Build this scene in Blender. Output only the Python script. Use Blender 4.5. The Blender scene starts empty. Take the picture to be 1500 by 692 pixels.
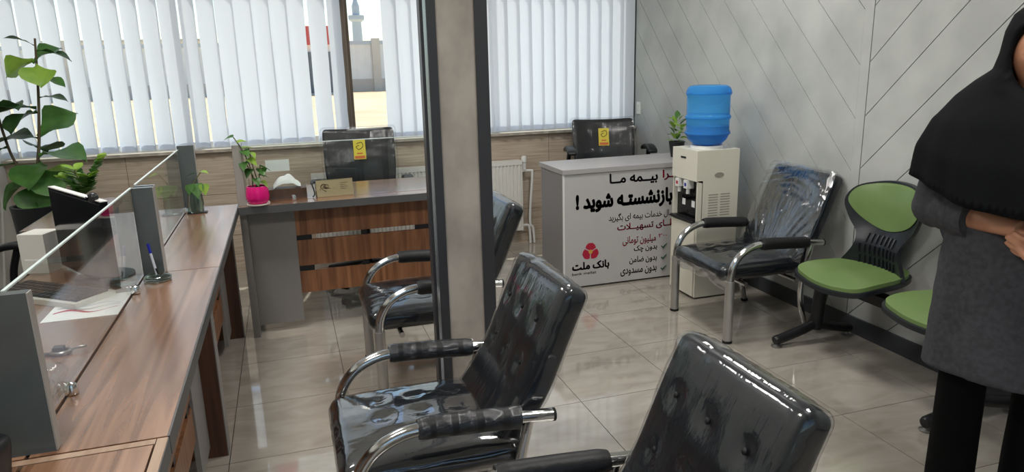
import bpy, bmesh, math, random
from mathutils import Vector, Matrix, noise
random.seed(7)
PI = math.pi
S = bpy.context.scene
COL = S.collection

# ------------------------------------------------------------------ camera
cam = bpy.data.cameras.new('camera')
cam.sensor_width = 36.0
cam.lens = 1038.3 / 1500 * 36.0
cam.clip_start = 0.02
cam.clip_end = 2000
camo = bpy.data.objects.new('camera', cam)
COL.objects.link(camo)
_p, _r, _y = 0.241734, -0.0255534, 0.302460
_fw = Vector((math.sin(_y) * math.cos(_p), math.cos(_y) * math.cos(_p), -math.sin(_p)))
_rt = Vector((math.cos(_y), -math.sin(_y), 0))
_up = _rt.cross(_fw)
_R = math.cos(_r) * _rt + math.sin(_r) * _up
_U = -math.sin(_r) * _rt + math.cos(_r) * _up
camo.matrix_world = Matrix(((_R.x, _U.x, -_fw.x, 0), (_R.y, _U.y, -_fw.y, 0), (_R.z, _U.z, -_fw.z, 1.5), (0, 0, 0, 1)))
S.camera = camo

# ------------------------------------------------------------------ sky, sun, exposure
W = bpy.data.worlds.new('sky')
S.world = W
W.use_nodes = True
nt = W.node_tree
sky = nt.nodes.new('ShaderNodeTexSky')
sky.sky_type = 'NISHITA'
sky.sun_disc = False
sky.sun_elevation = math.radians(58)
sky.sun_rotation = math.radians(20)
sky.dust_density = 1.0
nt.links.new(sky.outputs[0], nt.nodes['Background'].inputs[0])
nt.nodes['Background'].inputs[1].default_value = 0.22
sun = bpy.data.lights.new('sun', 'SUN')
sun.energy = 5.2
sun.angle = math.radians(0.6)
sun.color = (1.0, 0.95, 0.86)
suno = bpy.data.objects.new('sun', sun)
COL.objects.link(suno)
_el, _az = math.radians(66), math.radians(14)
suno.rotation_euler = Vector((math.sin(_az) * math.cos(_el), math.cos(_az) * math.cos(_el), math.sin(_el))).to_track_quat('Z', 'Y').to_euler()
S.view_settings.view_transform = 'Standard'
S.view_settings.look = 'None'
S.view_settings.gamma = 1.0
S.view_settings.use_curve_mapping = False
S.view_settings.exposure = 0.0
FILL_W = 27.0            # each added fill panel under the ceiling
S.cycles.max_bounces = 10
S.cycles.diffuse_bounces = 5
S.cycles.glossy_bounces = 5
S.cycles.transparent_max_bounces = 24
S.cycles.sample_clamp_indirect = 6.0

# ------------------------------------------------------------------ materials
def lin(c):
    return tuple(((v / 255) / 12.92 if v / 255 <= 0.04045 else ((v / 255 + 0.055) / 1.055) ** 2.4) for v in c) + (1.0,)

MATS = {}
def mat(name, rgb, rough=0.5, metal=0.0, coat=0.0, coat_rough=0.1, spec=0.5, rgb2=None, scale=8.0, stretch=(1, 1, 1),
        bump=0.0, bump_scale=60.0, bump_stretch=(1, 1, 1), emit=None, trans=0.0, ior=1.45, detail=4.0, lo=0.35, hi=0.65, sheen=0.0,
        sss=0.0, rough2=None, distort=0.0):
    m = bpy.data.materials.new(name)
    m.use_nodes = True
    n, l = m.node_tree.nodes, m.node_tree.links
    b = n['Principled BSDF']
    b.inputs['Base Color'].default_value = lin(rgb)
    b.inputs['Roughness'].default_value = rough
    b.inputs['Metallic'].default_value = metal
    b.inputs['Coat Weight'].default_value = coat
    b.inputs['Coat Roughness'].default_value = coat_rough
    b.inputs['Specular IOR Level'].default_value = spec
    b.inputs['Transmission Weight'].default_value = trans
    b.inputs['IOR'].default_value = ior
    b.inputs['Sheen Weight'].default_value = sheen
    if sss:
        b.inputs['Subsurface Weight'].default_value = sss
        b.inputs['Subsurface Radius'].default_value = (0.01, 0.004, 0.002)
    if emit:
        b.inputs['Emission Color'].default_value = lin(rgb)
        b.inputs['Emission Strength'].default_value = emit
    tc = None
    def coords(st):
        nonlocal tc
        if tc is None:
            tc = n.new('ShaderNodeTexCoord')
        mp = n.new('ShaderNodeMapping')
        mp.inputs['Scale'].default_value = st
        l.new(tc.outputs['Object'], mp.inputs['Vector'])
        return mp.outputs['Vector']
    if rgb2:
        nz = n.new('ShaderNodeTexNoise')
        nz.inputs['Scale'].default_value = scale
        nz.inputs['Detail'].default_value = detail
        nz.inputs['Distortion'].default_value = distort
        l.new(coords(stretch), nz.inputs['Vector'])
        cr = n.new('ShaderNodeValToRGB')
        cr.color_ramp.elements[0].position = lo
        cr.color_ramp.elements[1].position = hi
        cr.color_ramp.elements[0].color = lin(rgb)
        cr.color_ramp.elements[1].color = lin(rgb2)
        l.new(nz.outputs['Fac'], cr.inputs['Fac'])
        l.new(cr.outputs['Color'], b.inputs['Base Color'])
        if rough2 is not None:
            mr = n.new('ShaderNodeMapRange')
            mr.inputs['To Min'].default_value = rough
            mr.inputs['To Max'].default_value = rough2
            l.new(nz.outputs['Fac'], mr.inputs['Value'])
            l.new(mr.outputs['Result'], b.inputs['Roughness'])
    if bump:
        nb = n.new('ShaderNodeTexNoise')
        nb.inputs['Scale'].default_value = bump_scale
        nb.inputs['Detail'].default_value = 3
        l.new(coords(bump_stretch), nb.inputs['Vector'])
        bp = n.new('ShaderNodeBump')
        bp.inputs['Strength'].default_value = bump
        bp.inputs['Distance'].default_value = 0.01
        l.new(nb.outputs['Fac'], bp.inputs['Height'])
        l.new(bp.outputs['Normal'], b.inputs['Normal'])
        if coat:
            l.new(bp.outputs['Normal'], b.inputs['Coat Normal'])
    MATS[name] = m
    return m

def sheet_mat(name, tint, gloss_rough=0.02, base=0.06, edge=0.8, bump=0.0, bump_scale=20.0, stretch=(1, 1, 1), power=4.5):
    """thin clear sheet: see-through with a mirror-like surface that grows at grazing angles"""
    m = bpy.data.materials.new(name)
    m.use_nodes = True
    n, l = m.node_tree.nodes, m.node_tree.links
    n.remove(n['Principled BSDF'])
    tr = n.new('ShaderNodeBsdfTransparent')
    tr.inputs[0].default_value = lin(tint)
    gl = n.new('ShaderNodeBsdfGlossy')
    gl.inputs['Roughness'].default_value = gloss_rough
    lw = n.new('ShaderNodeLayerWeight')
    lw.inputs['Blend'].default_value = 0.5
    pw = n.new('ShaderNodeMath'); pw.operation = 'POWER'; pw.inputs[1].default_value = power
    l.new(lw.outputs['Facing'], pw.inputs[0])
    mr = n.new('ShaderNodeMapRange')
    mr.inputs['To Min'].default_value = base
    mr.inputs['To Max'].default_value = edge
    l.new(pw.outputs[0], mr.inputs['Value'])
    mx = n.new('ShaderNodeMixShader')
    l.new(mr.outputs['Result'], mx.inputs[0])
    l.new(tr.outputs[0], mx.inputs[1])
    l.new(gl.outputs[0], mx.inputs[2])
    l.new(mx.outputs[0], n['Material Output'].inputs['Surface'])
    if bump:
        tc = n.new('ShaderNodeTexCoord')
        mp = n.new('ShaderNodeMapping')
        mp.inputs['Scale'].default_value = stretch
        l.new(tc.outputs['Object'], mp.inputs['Vector'])
        nb = n.new('ShaderNodeTexNoise')
        nb.inputs['Scale'].default_value = bump_scale
        nb.inputs['Detail'].default_value = 4
        nb.inputs['Distortion'].default_value = 0.6
        l.new(mp.outputs[0], nb.inputs['Vector'])
        bp = n.new('ShaderNodeBump')
        bp.inputs['Strength'].default_value = bump
        bp.inputs['Distance'].default_value = 0.02
        l.new(nb.outputs['Fac'], bp.inputs['Height'])
        l.new(bp.outputs['Normal'], gl.inputs['Normal'])
    MATS[name] = m
    return m

def slat_mat(name, rgb, fac=0.5):
    m = bpy.data.materials.new(name)
    m.use_nodes = True
    n, l = m.node_tree.nodes, m.node_tree.links
    n.remove(n['Principled BSDF'])
    d = n.new('ShaderNodeBsdfDiffuse'); t = n.new('ShaderNodeBsdfTranslucent')
    d.inputs[0].default_value = lin(rgb); t.inputs[0].default_value = lin(rgb)
    mx = n.new('ShaderNodeMixShader'); mx.inputs[0].default_value = fac
    l.new(d.outputs[0], mx.inputs[1]); l.new(t.outputs[0], mx.inputs[2])
    l.new(mx.outputs[0], n['Material Output'].inputs['Surface'])
    MATS[name] = m
    return m

mat('wall_paint', (205, 204, 198), 0.7)
mat('wall_panel', (190, 192, 188), 0.55, rgb2=(170, 172, 169), scale=3.0, detail=6, bump=0.05, bump_scale=40)
mat('panel_gap', (70, 72, 72), 0.8)
mat('floor_grout', (110, 98, 86), 0.7)
mat('floor_tile', (172, 165, 154), 0.05, rgb2=(155, 147, 136), scale=4.0, stretch=(1, 2.4, 1), detail=10, distort=1.0, lo=0.36, hi=0.68, spec=0.9, rough2=0.09, coat=0.7, coat_rough=0.03)
mat('wall_tile', (200, 185, 167), 0.25, rgb2=(176, 159, 141), scale=6, stretch=(0.6, 1, 16), detail=5)
mat('wall_grout', (120, 106, 92), 0.7)
mat('stone_sill', (200, 190, 176), 0.3, rgb2=(180, 168, 152), scale=14)
mat('baseboard_dark', (58, 60, 64), 0.4)
mat('ceiling_paint', (225, 225, 222), 0.8)
mat('frame_dark', (62, 62, 66), 0.38, metal=0.3)
mat('frame_silver', (190, 192, 194), 0.22, metal=0.9)
mat('column_paper', (176, 168, 159), 0.6, rgb2=(146, 138, 130), scale=7, detail=8, stretch=(1, 1, 0.6))
mat('mullion_brown', (112, 98, 84), 0.5, rgb2=(84, 72, 60), scale=8, stretch=(1, 1, .3))
slat_mat('slat', (232, 237, 244), 0.5)
mat('slat_hem', (214, 218, 222), 0.7)
mat('white_plastic', (228, 228, 224), 0.4)
mat('radiator', (226, 224, 218), 0.35)
mat('wood', (150, 106, 76), 0.3, rgb2=(98, 62, 42), scale=5, stretch=(0.35, 6, 6), detail=5, distort=0.6, lo=0.3, hi=0.72)
mat('wood_top', (160, 120, 92), 0.26, rgb2=(112, 74, 50), scale=3.4, stretch=(0.3, 6, 6), detail=7, distort=1.2, lo=0.34, hi=0.68, spec=0.9, coat=1.0, coat_rough=0.22)
MATS['wood_top'].node_tree.nodes['Principled BSDF'].inputs['Coat IOR'].default_value = 1.85
mat('wood_vertical', (158, 110, 76), 0.36, rgb2=(102, 64, 42), scale=5, stretch=(6, 6, 0.35), detail=5, distort=0.6, lo=0.3, hi=0.72)
mat('wood_dark', (98, 64, 46), 0.45, rgb2=(72, 46, 33), scale=5, stretch=(6, 6, 0.35), detail=4)
mat('wood_strip', (176, 150, 128), 0.35, rgb2=(150, 122, 100), scale=5, stretch=(0.4, 6, 6))
mat('laminate_grey', (134, 130, 126), 0.42)
mat('laminate_edge', (84, 84, 84), 0.4)
mat('divider_grey', (88, 94, 94), 0.16, rgb2=(78, 84, 85), scale=5)
mat('divider_edge', (158, 154, 148), 0.4)
mat('chrome', (214, 214, 212), 0.14, metal=1.0, bump=0.03, bump_scale=60)
mat('chrome_wrapped', (188, 186, 182), 0.34, metal=0.8, bump=0.25, bump_scale=50, bump_stretch=(1, 1, .4))
mat('steel_foot', (150, 148, 144), 0.35, metal=0.8)
mat('leather', (20, 24, 30), 0.45, spec=.35, coat=0.15, coat_rough=0.25, bump=0.06, bump_scale=90)
mat('leather_side', (16, 17, 20), 0.5, bump=0.06, bump_scale=90)
mat('pad_black', (20, 20, 22), 0.5, bump=0.2, bump_scale=40)
mat('rubber', (18, 18, 18), 0.7)
mat('black_plastic', (24, 25, 27), 0.38)
mat('black_gloss', (12, 13, 15), 0.1)
mat('screen', (10, 12, 15), 0.12)
mat('arm_grey', (92, 94, 98), 0.3)
mat('green_pad', (112, 136, 82), 0.36, rgb2=(104, 128, 74), scale=5, bump=0.03, bump_scale=80)
mat('shell_black', (30, 33, 38), 0.35)
sheet_mat('film', (250, 251, 252), 0.05, 0.06, 0.85, power=3.0, bump=0.17, bump_scale=7, stretch=(0.6, 3.0, 0.5))
sheet_mat('film_seat', (250, 251, 252), 0.06, 0.12, 0.9, power=1.9, bump=0.14, bump_scale=6, stretch=(1.0, 2.0, 1.0))
sheet_mat('film_skirt', (244, 246, 248), 0.25, 0.40, 0.95, power=2.0, bump=0.6, bump_scale=22, stretch=(1, 1, 1))
sheet_mat('film_loose', (246, 248, 250), 0.12, 0.20, 0.9, power=2.5, bump=0.3, bump_scale=14, stretch=(1, 3, 0.6))
sheet_mat('film_crumpled', (248, 249, 250), 0.07, 0.10, 0.9, bump=0.35, bump_scale=14, stretch=(1.0, 2.6, 0.8))
sheet_mat('film_office', (250, 251, 252), 0.10, 0.03, 0.8, power=4.5, bump=0.5, bump_scale=8, stretch=(4, 1, 0.5))
sheet_mat('film_arm', (246, 248, 250), 0.12, 0.06, 0.7, bump=0.5, bump_scale=30, stretch=(1, 1, 3))
sheet_mat('glass', (250, 253, 252), 0.0, 0.03, 0.8)
sheet_mat('window_glass', (246, 250, 249), 0.0, 0.03, 0.9)
mat('glass_edge_glint', (214, 226, 222), 0.3)  # pale colour standing in for light caught in the glass edge
mat('thick_glass', (205, 228, 220), 0.03, trans=1.0, ior=1.5)
mat('cooler_cream', (222, 218, 202), 0.35)
mat('cooler_shadow', (150, 146, 134), 0.5)
mat('bottle_blue', (96, 190, 255), 0.06, trans=0.72, ior=1.12)
mat('water_blue', (40, 135, 225), 0.05, trans=0.6, ior=1.2)
mat('box_grey', (142, 138, 138), 0.4)
mat('box_top', (172, 168, 168), 0.35)
mat('banner', (188, 186, 184), 0.4)
mat('ink_black', (14, 14, 16), 0.5)
mat('ink_red', (176, 26, 56), 0.5)
mat('ink_gold', (206, 160, 70), 0.5)
mat('ink_green', (20, 70, 44), 0.5)
mat('tag_yellow', (226, 208, 72), 0.5)
mat('tag_orange', (214, 112, 62), 0.5)
mat('pot_pink', (222, 22, 122), 0.25)
mat('pot_saucer', (232, 224, 214), 0.4)
mat('pot_black', (24, 25, 27), 0.4)
def thin_leaf(k):
    # sunlit blades let some light through
    m = MATS[k]; n, l = m.node_tree.nodes, m.node_tree.links
    b = n['Principled BSDF']; t = n.new('ShaderNodeBsdfTranslucent'); mx = n.new('ShaderNodeMixShader'); mx.inputs[0].default_value = .3
    src = b.inputs['Base Color'].links[0].from_socket
    l.new(src, t.inputs[0]); l.new(b.outputs[0], mx.inputs[1]); l.new(t.outputs[0], mx.inputs[2])
    l.new(mx.outputs[0], n['Material Output'].inputs['Surface'])
mat('soil', (52, 40, 30), 0.9)
mat('leaf', (88, 132, 66), 0.35, rgb2=(66, 108, 52), scale=10, spec=0.4)
mat('leaf_light', (156, 190, 78), 0.4, rgb2=(128, 168, 64), scale=10)
mat('leaf_dark', (62, 96, 52), 0.3, rgb2=(44, 74, 40), scale=10)
for k in ('leaf', 'leaf_light', 'leaf_dark'): thin_leaf(k)
mat('stem', (92, 92, 54), 0.6)
mat('bark', (86, 74, 56), 0.8)
mat('paper', (238, 238, 236), 0.7)
mat('paper_tan', (166, 146, 112), 0.7)
mat('ink_brown', (84, 64, 44), 0.6)
mat('case_white', (214, 212, 204), 0.4)
mat('key_grey', (58, 60, 60), 0.5)
mat('pen_blue', (30, 40, 150), 0.3)
mat('pen_clear', (200, 205, 215), 0.2)
mat('cable', (60, 60, 58), 0.5)
mat('cloth_grey', (76, 76, 80), 0.85, rgb2=(66, 66, 69), scale=60, spec=0.2, bump=0.1, bump_scale=120)
mat('cloth_black', (13, 14, 16), 0.85, spec=0.15, bump=0.05, bump_scale=90)
mat('trouser_black', (8, 8, 9), 0.85, spec=0.15)
mat('skin', (196, 142, 112), 0.5, sss=0.1, rgb2=(182, 124, 96), scale=14)
mat('lip', (150, 84, 76), 0.5)
mat('eye_white', (225, 220, 214), 0.2)
mat('iris', (40, 26, 18), 0.15)
mat('brow', (40, 30, 26), 0.8)
mat('fill_glow', (255, 252, 244), 0.5, emit=3.0)
mat('sand', (226, 205, 170), 0.9, rgb2=(206, 184, 150), scale=0.4, detail=6)
mat('concrete', (222, 214, 206), 0.9, rgb2=(200, 193, 186), scale=0.3)
mat('yard_wall', (244, 244, 244), 0.8, rgb2=(232, 232, 234), scale=1.0)
mat('brick_red', (214, 96, 92), 0.8)
mat('far_grey', (196, 204, 214), 0.9)
mat('far_cream', (236, 224, 206), 0.9)
mat('far_dark', (112, 118, 126), 0.8)

# ------------------------------------------------------------------ mesh helpers
def M(k):
    return MATS[k] if isinstance(k, str) else k

def obj(name, bm, m, parent=None, bevel=0.0, seg=2, smooth=False, angle=40, loc=None, rot=None, sub=0):
    if bevel:
        es = [e for e in bm.edges if len(e.link_faces) == 2 and e.calc_face_angle(0) > 0.5]
        bmesh.ops.bevel(bm, geom=es, offset=bevel, segments=seg, affect='EDGES', clamp_overlap=True)
    me = bpy.data.meshes.new(name)
    bmesh.ops.recalc_face_normals(bm, faces=bm.faces)
    bm.to_mesh(me)
    bm.free()
    if smooth:
        me.shade_smooth()
        if angle < 180:
            me.set_sharp_from_angle(angle=math.radians(angle))
    me.materials.append(M(m))
    o = bpy.data.objects.new(name, me)
    COL.objects.link(o)
    if parent:
        o.parent = parent
    if loc:
        o.location = loc
    if rot:
        o.rotation_euler = rot
    if sub:
        md = o.modifiers.new('sub', 'SUBSURF'); md.levels = sub; md.render_levels = sub
    return o

def tag(o, label, cat, group=None):
    o['label'] = label; o['category'] = cat
    if group: o['group'] = group
    return o

def thing(name, label, cat, loc=(0, 0, 0), rotz=0, group=None):
    o = bpy.data.objects.new(name, None)
    o.empty_display_size = 0.1
    COL.objects.link(o)
    o.location = loc; o.rotation_euler = (0, 0, rotz)
    return tag(o, label, cat, group)

def structure(o):
    o['kind'] = 'structure'
    return o

def dup(root, loc, rotz, label, group=None):
    r = root.copy(); COL.objects.link(r); r.location = loc; r.rotation_euler = (0, 0, rotz)
    r['label'] = label
    if group: r['group'] = group
    for ch in list(root.children):
        c = ch.copy(); COL.objects.link(c); c.parent = r
        for g in list(ch.children):
            d = g.copy(); COL.objects.link(d); d.parent = c
    return r

def B():
    return bmesh.new()

def box(bm, x0, x1, y0, y1, z0, z1):
    vs = [bm.verts.new((x, y, z)) for x in (x0, x1) for y in (y0, y1) for z in (z0, z1)]
    for f in ((0, 1, 3, 2), (4, 6, 7, 5), (0, 4, 5, 1), (2, 3, 7, 6), (0, 2, 6, 4), (1, 5, 7, 3)):
        bm.faces.new([vs[i] for i in f])
    return bm

def bx(x0, x1, y0, y1, z0, z1):
    return box(B(), x0, x1, y0, y1, z0, z1)

def tube(bm, pts, r, n=12, cap=True):
    pts = [Vector(p) for p in pts]
    rs = r if isinstance(r, (list, tuple)) else [r] * len(pts)
    rings = []
    prev = None
    for i, p in enumerate(pts):
        a = pts[max(i - 1, 0)]; b = pts[min(i + 1, len(pts) - 1)]
        t = (b - a).normalized()
        if prev is None:
            u = t.orthogonal().normalized()
        else:
            u = (prev - t * prev.dot(t)).normalized()
        prev = u
        v = t.cross(u)
        rings.append([bm.verts.new(p + (u * math.cos(k * 2 * PI / n) + v * math.sin(k * 2 * PI / n)) * rs[i]) for k in range(n)])
    for a, b in zip(rings, rings[1:]):
        for k in range(n):
            bm.faces.new((a[k], a[(k + 1) % n], b[(k + 1) % n], b[k]))
    if cap:
        bm.faces.new(rings[0][::-1]); bm.faces.new(rings[-1])
    return bm

def lathe(bm, prof, n=24, cx=0, cy=0, cap=True):
    rings = []
    for r, z in prof:
        rings.append([bm.verts.new((cx + r * math.cos(2 * PI * k / n), cy + r * math.sin(2 * PI * k / n), z)) for k in range(n)])
    for a, b in zip(rings, rings[1:]):
        for k in range(n):
            bm.faces.new((a[k], a[(k + 1) % n], b[(k + 1) % n], b[k]))
    if cap:
        bm.faces.new(rings[0][::-1]); bm.faces.new(rings[-1])
    return bm

def loft(bm, rings, cap=True):
    R = [[bm.verts.new(p) for p in ring] for ring in rings]
    n = len(R[0])
    for a, b in zip(R, R[1:]):
        for k in range(n):
            bm.faces.new((a[k], a[(k + 1) % n], b[(k + 1) % n], b[k]))
    if cap:
        bm.faces.new(R[0][::-1]); bm.faces.new(R[-1])
    return bm

def ell(cx, cy, z, rx, ry, n=32, p=2.0):
    out = []
    for k in range(n):
        a = 2 * PI * k / n
        c, s = math.cos(a), math.sin(a)
        out.append((cx + rx * math.copysign(abs(c) ** (2 / p), c), cy + ry * math.copysign(abs(s) ** (2 / p), s), z))
    return out

def ico(bm, c, r, sub=2, scale=(1, 1, 1)):
    g = bmesh.ops.create_icosphere(bm, subdivisions=sub, radius=r)
    for v in g['verts']:
        v.co = Vector((v.co.x * scale[0], v.co.y * scale[1], v.co.z * scale[2])) + Vector(c)
    return bm

def rbox(sx, sy, sz, r, n=10, fn=None):
    """rounded box centred on the origin, subdivided so that it can be dented and bulged by fn(co, normal_hint)"""
    bm = B()
    bmesh.ops.create_cube(bm, size=2)
    bmesh.ops.subdivide_edges(bm, edges=bm.edges[:], cuts=n, use_grid_fill=True)
    h = Vector((sx / 2, sy / 2, sz / 2))
    for v in bm.verts:
        c = v.co.copy()
        q = Vector()
        for i in range(3):
            # concentrate vertices at the edges
            s = math.sin(c[i] * PI / 2)
            c[i] = 0.5 * c[i] + 0.5 * s
            q[i] = c[i] * h[i]
        inner = Vector([max(-(h[i] - r), min(h[i] - r, q[i])) for i in range(3)])
        d = q - inner
        if d.length > 1e-9:
            # push to the rounding radius
            m = max(abs(c[0]), abs(c[1]), abs(c[2]))
            q = inner + d.normalized() * r
        v.co = q
    if fn:
        for v in bm.verts:
            v.co = fn(v.co)
    return bm

def dome(outline, rings, fn):
    """closed pad: outline (u,v) shrunk ring by ring; fn(u,v,s,top) -> point, s=1 on the rim and 0 at the centre"""
    bm = B()
    cu = sum(p[0] for p in outline) / len(outline); cv = sum(p[1] for p in outline) / len(outline)
    def layer(top):
        R = []
        for i in range(rings):
            s = 1 - i / rings
            R.append([bm.verts.new(fn(cu + (u - cu) * s, cv + (v - cv) * s, s, top)) for u, v in outline])
        c = bm.verts.new(fn(cu, cv, 0, top))
        n = len(outline)
        for a, b in zip(R, R[1:]):
            for k in range(n):
                bm.faces.new((a[k], a[(k + 1) % n], b[(k + 1) % n], b[k]))
        for k in range(n):
            bm.faces.new((R[-1][k], R[-1][(k + 1) % n], c))
        return R[0]
    a = layer(True); b = layer(False)
    n = len(outline)
    for k in range(n):
        bm.faces.new((a[k], a[(k + 1) % n], b[(k + 1) % n], b[k]))
    return bm

def smooth_closed(pts, per=6):
    out = []
    n = len(pts)
    for i in range(n):
        p0, p1, p2, p3 = (Vector(pts[(i + k - 1) % n] + (0,)) for k in range(4))
        for j in range(per):
            t = j / per
            q = 0.5 * ((2 * p1) + (-p0 + p2) * t + (2 * p0 - 5 * p1 + 4 * p2 - p3) * t * t + (-p0 + 3 * p1 - 3 * p2 + p3) * t ** 3)
            out.append((q.x, q.y))
    return out

def curve_pts(pts, per=8):
    pts = [Vector(p) for p in pts]
    out = []
    n = len(pts)
    for i in range(n - 1):
        p0 = pts[max(i - 1, 0)]; p1 = pts[i]; p2 = pts[i + 1]; p3 = pts[min(i + 2, n - 1)]
        for j in range(per):
            t = j / per
            out.append(0.5 * ((2 * p1) + (-p0 + p2) * t + (2 * p0 - 5 * p1 + 4 * p2 - p3) * t * t + (-p0 + 3 * p1 - 3 * p2 + p3) * t ** 3))
    out.append(pts[-1])
    return out

def remesh(bm, voxel, smooth=4):
    """weld the overlapping shells of bm into one continuous skin"""
    me = bpy.data.meshes.new('tmp'); bm.to_mesh(me); bm.free()
    o = bpy.data.objects.new('tmp', me); COL.objects.link(o)
    md = o.modifiers.new('r', 'REMESH'); md.mode = 'VOXEL'; md.voxel_size = voxel
    if smooth:
        ms = o.modifiers.new('s', 'SMOOTH'); ms.iterations = smooth; ms.factor = 0.5
    bpy.context.view_layer.update()
    dg = bpy.context.evaluated_depsgraph_get()
    me2 = bpy.data.meshes.new_from_object(o.evaluated_get(dg))
    bpy.data.objects.remove(o)
    out = B(); out.from_mesh(me2)
    bpy.data.meshes.remove(me2)
    return out

# ------------------------------------------------------------------ room shell
XL, XR, YN, YF, ZC = -1.83, 2.875, -1.6, 5.57, 2.85
floor = structure(obj('floor', bx(XL - .1, XR + .1, YN - .1, YF + .1, -0.12, -0.006), 'floor_grout'))
TX, TY, TS = 0.160, 1.713, 0.4955
g = 0.0016
tile_me = None
kx0 = math.floor((XL - TX) / TS); kx1 = math.ceil((XR - TX) / TS)
ky0 = math.floor((YN - TY) / TS); ky1 = math.ceil((YF - TY) / TS)
cache = {}
for i in range(kx0, kx1):
    for j in range(ky0, ky1):
        x0 = max(TX + i * TS, XL); x1 = min(TX + (i + 1) * TS, XR)
        y0 = max(TY + j * TS, YN); y1 = min(TY + (j + 1) * TS, YF)
        w, d = x1 - x0, y1 - y0
        if w < 0.02 or d < 0.02: continue
        key = (round(w, 3), round(d, 3))
        if key not in cache:
            o = obj('tile', bx(g, w - g, g, d - g, -0.006, 0), 'floor_tile', floor)
            cache[key] = o.data
        else:
            o = bpy.data.objects.new('tile', cache[key]); COL.objects.link(o); o.parent = floor
        o.location = (x0, y0, 0)
# each tile has its own veining: object coordinates are shifted per tile by a random number
mt = MATS['floor_tile']; n_, l_ = mt.node_tree.nodes, mt.node_tree.links
oi = n_.new('ShaderNodeObjectInfo'); vm = n_.new('ShaderNodeVectorMath'); vm.operation = 'SCALE'
cmb = n_.new('ShaderNodeCombineXYZ')
for k in range(3): l_.new(oi.outputs['Random'], cmb.inputs[k])
l_.new(cmb.outputs[0], vm.inputs[0]); vm.inputs['Scale'].default_value = 37.0
va = n_.new('ShaderNodeVectorMath'); va.operation = 'ADD'
mpn = [x for x in n_ if x.type == 'MAPPING'][0]; nzn = [x for x in n_ if x.type == 'TEX_NOISE'][0]
l_.new(mpn.outputs[0], va.inputs[0]); l_.new(vm.outputs[0], va.inputs[1]); l_.new(va.outputs[0], nzn.inputs['Vector'])

ceiling = structure(obj('ceiling', bx(XL - .2, XR + .2, YN - .2, YF + .2, ZC, ZC + .15), 'ceiling_paint'))
structure(obj('wall_left', bx(XL - .15, XL, YN - .15, YF + .2, 0, ZC), 'wall_paint'))
# near wall, unseen; its wide window is added to let in fill light
wn = structure(obj('wall_near', bx(XL, XR, YN - .15, YN, 0, 0.9), 'wall_paint'))
obj('lintel', bx(XL, XR, YN - .15, YN, 2.3, ZC), 'wall_paint', wn)
obj('pier', bx(XL, -1.2, YN - .15, YN, .9, 2.3), 'wall_paint', wn)
obj('pier', bx(2.2, XR, YN - .15, YN, .9, 2.3), 'wall_paint', wn)
w2 = structure(obj('fill_window', bx(-1.2, 2.2, YN - .12, YN - .06, .9, .95), 'frame_dark'))
for a, b in ((-1.2, -1.15), (.475, .525), (2.15, 2.2)):
    obj('window_frame', bx(a, b, YN - .12, YN - .06, .95, 2.3), 'frame_dark', w2)
obj('pane', bx(-1.15, .475, YN - .094, YN - .088, .95, 2.3), 'window_glass', w2)
obj('pane', bx(.525, 2.15, YN - .094, YN - .088, .95, 2.3), 'window_glass', w2)

# right wall: diagonal cladding strips meeting at a vertical joint
wr = structure(obj('wall_right', bx(XR + 0.008, XR + .2, YN - .15, YF + .2, 0, ZC), 'panel_gap'))
def clip(poly, a, b, c):                       # keep a*y + b*z >= c
    out = []
    for i in range(len(poly)):
        p, q = poly[i], poly[(i + 1) % len(poly)]
        dp = a * p[0] + b * p[1] - c; dq = a * q[0] + b * q[1] - c
        if dp >= 0: out.append(p)
        if (dp > 0) != (dq > 0) and dp != dq:
            t = dp / (dp - dq)
            out.append((p[0] + t * (q[0] - p[0]), p[1] + t * (q[1] - p[1])))
    return out
def wall_piece(poly):
    if len(poly) < 3: return
    area = abs(sum(poly[i][0] * poly[(i + 1) % len(poly)][1] - poly[(i + 1) % len(poly)][0] * poly[i][1] for i in range(len(poly)))) / 2
    if area < 2e-4: return
    bm = B()
    f = [bm.verts.new((XR, y, z)) for y, z in poly]
    k = [bm.verts.new((XR + .009, y, z)) for y, z in poly]
    bm.faces.new(f); bm.faces.new(k[::-1])
    for i in range(len(poly)):
        j = (i + 1) % len(poly)
        bm.faces.new((f[i], f[j], k[j], k[i]))
    obj('panel', bm, 'wall_panel', wr)
GG = 0.0022 * math.sqrt(2)
def cladding(y0, y1, sgn, t0, pitch):
    rect = [(y0, 0), (y1, 0), (y1, ZC), (y0, ZC)]
    for k in range(-30, 40):
        a = t0 + k * pitch
        p = clip(rect, sgn, 1, a + GG)
        p = clip(p, -sgn, -1, -(a + pitch - GG)) if p else p
        if p: wall_piece(p)
cladding(3.063, YF, -1, 1.405 - 3.03, 0.276)
wall_piece([(3.002, 0), (3.0625, 0), (3.0625, ZC), (3.002, ZC)])
cladding(0.49, 2.996, 1, 1.145 + 3.03, 0.274)
wall_piece([(0.43, 0), (0.4895, 0), (0.4895, ZC), (0.43, ZC)])
cladding(YN, 0.424, -1, 0.2, 0.276)
structure(obj('baseboard_right', bx(XR - .014, XR, YN, YF, 0, .092), 'baseboard_dark', bevel=.003))

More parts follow.
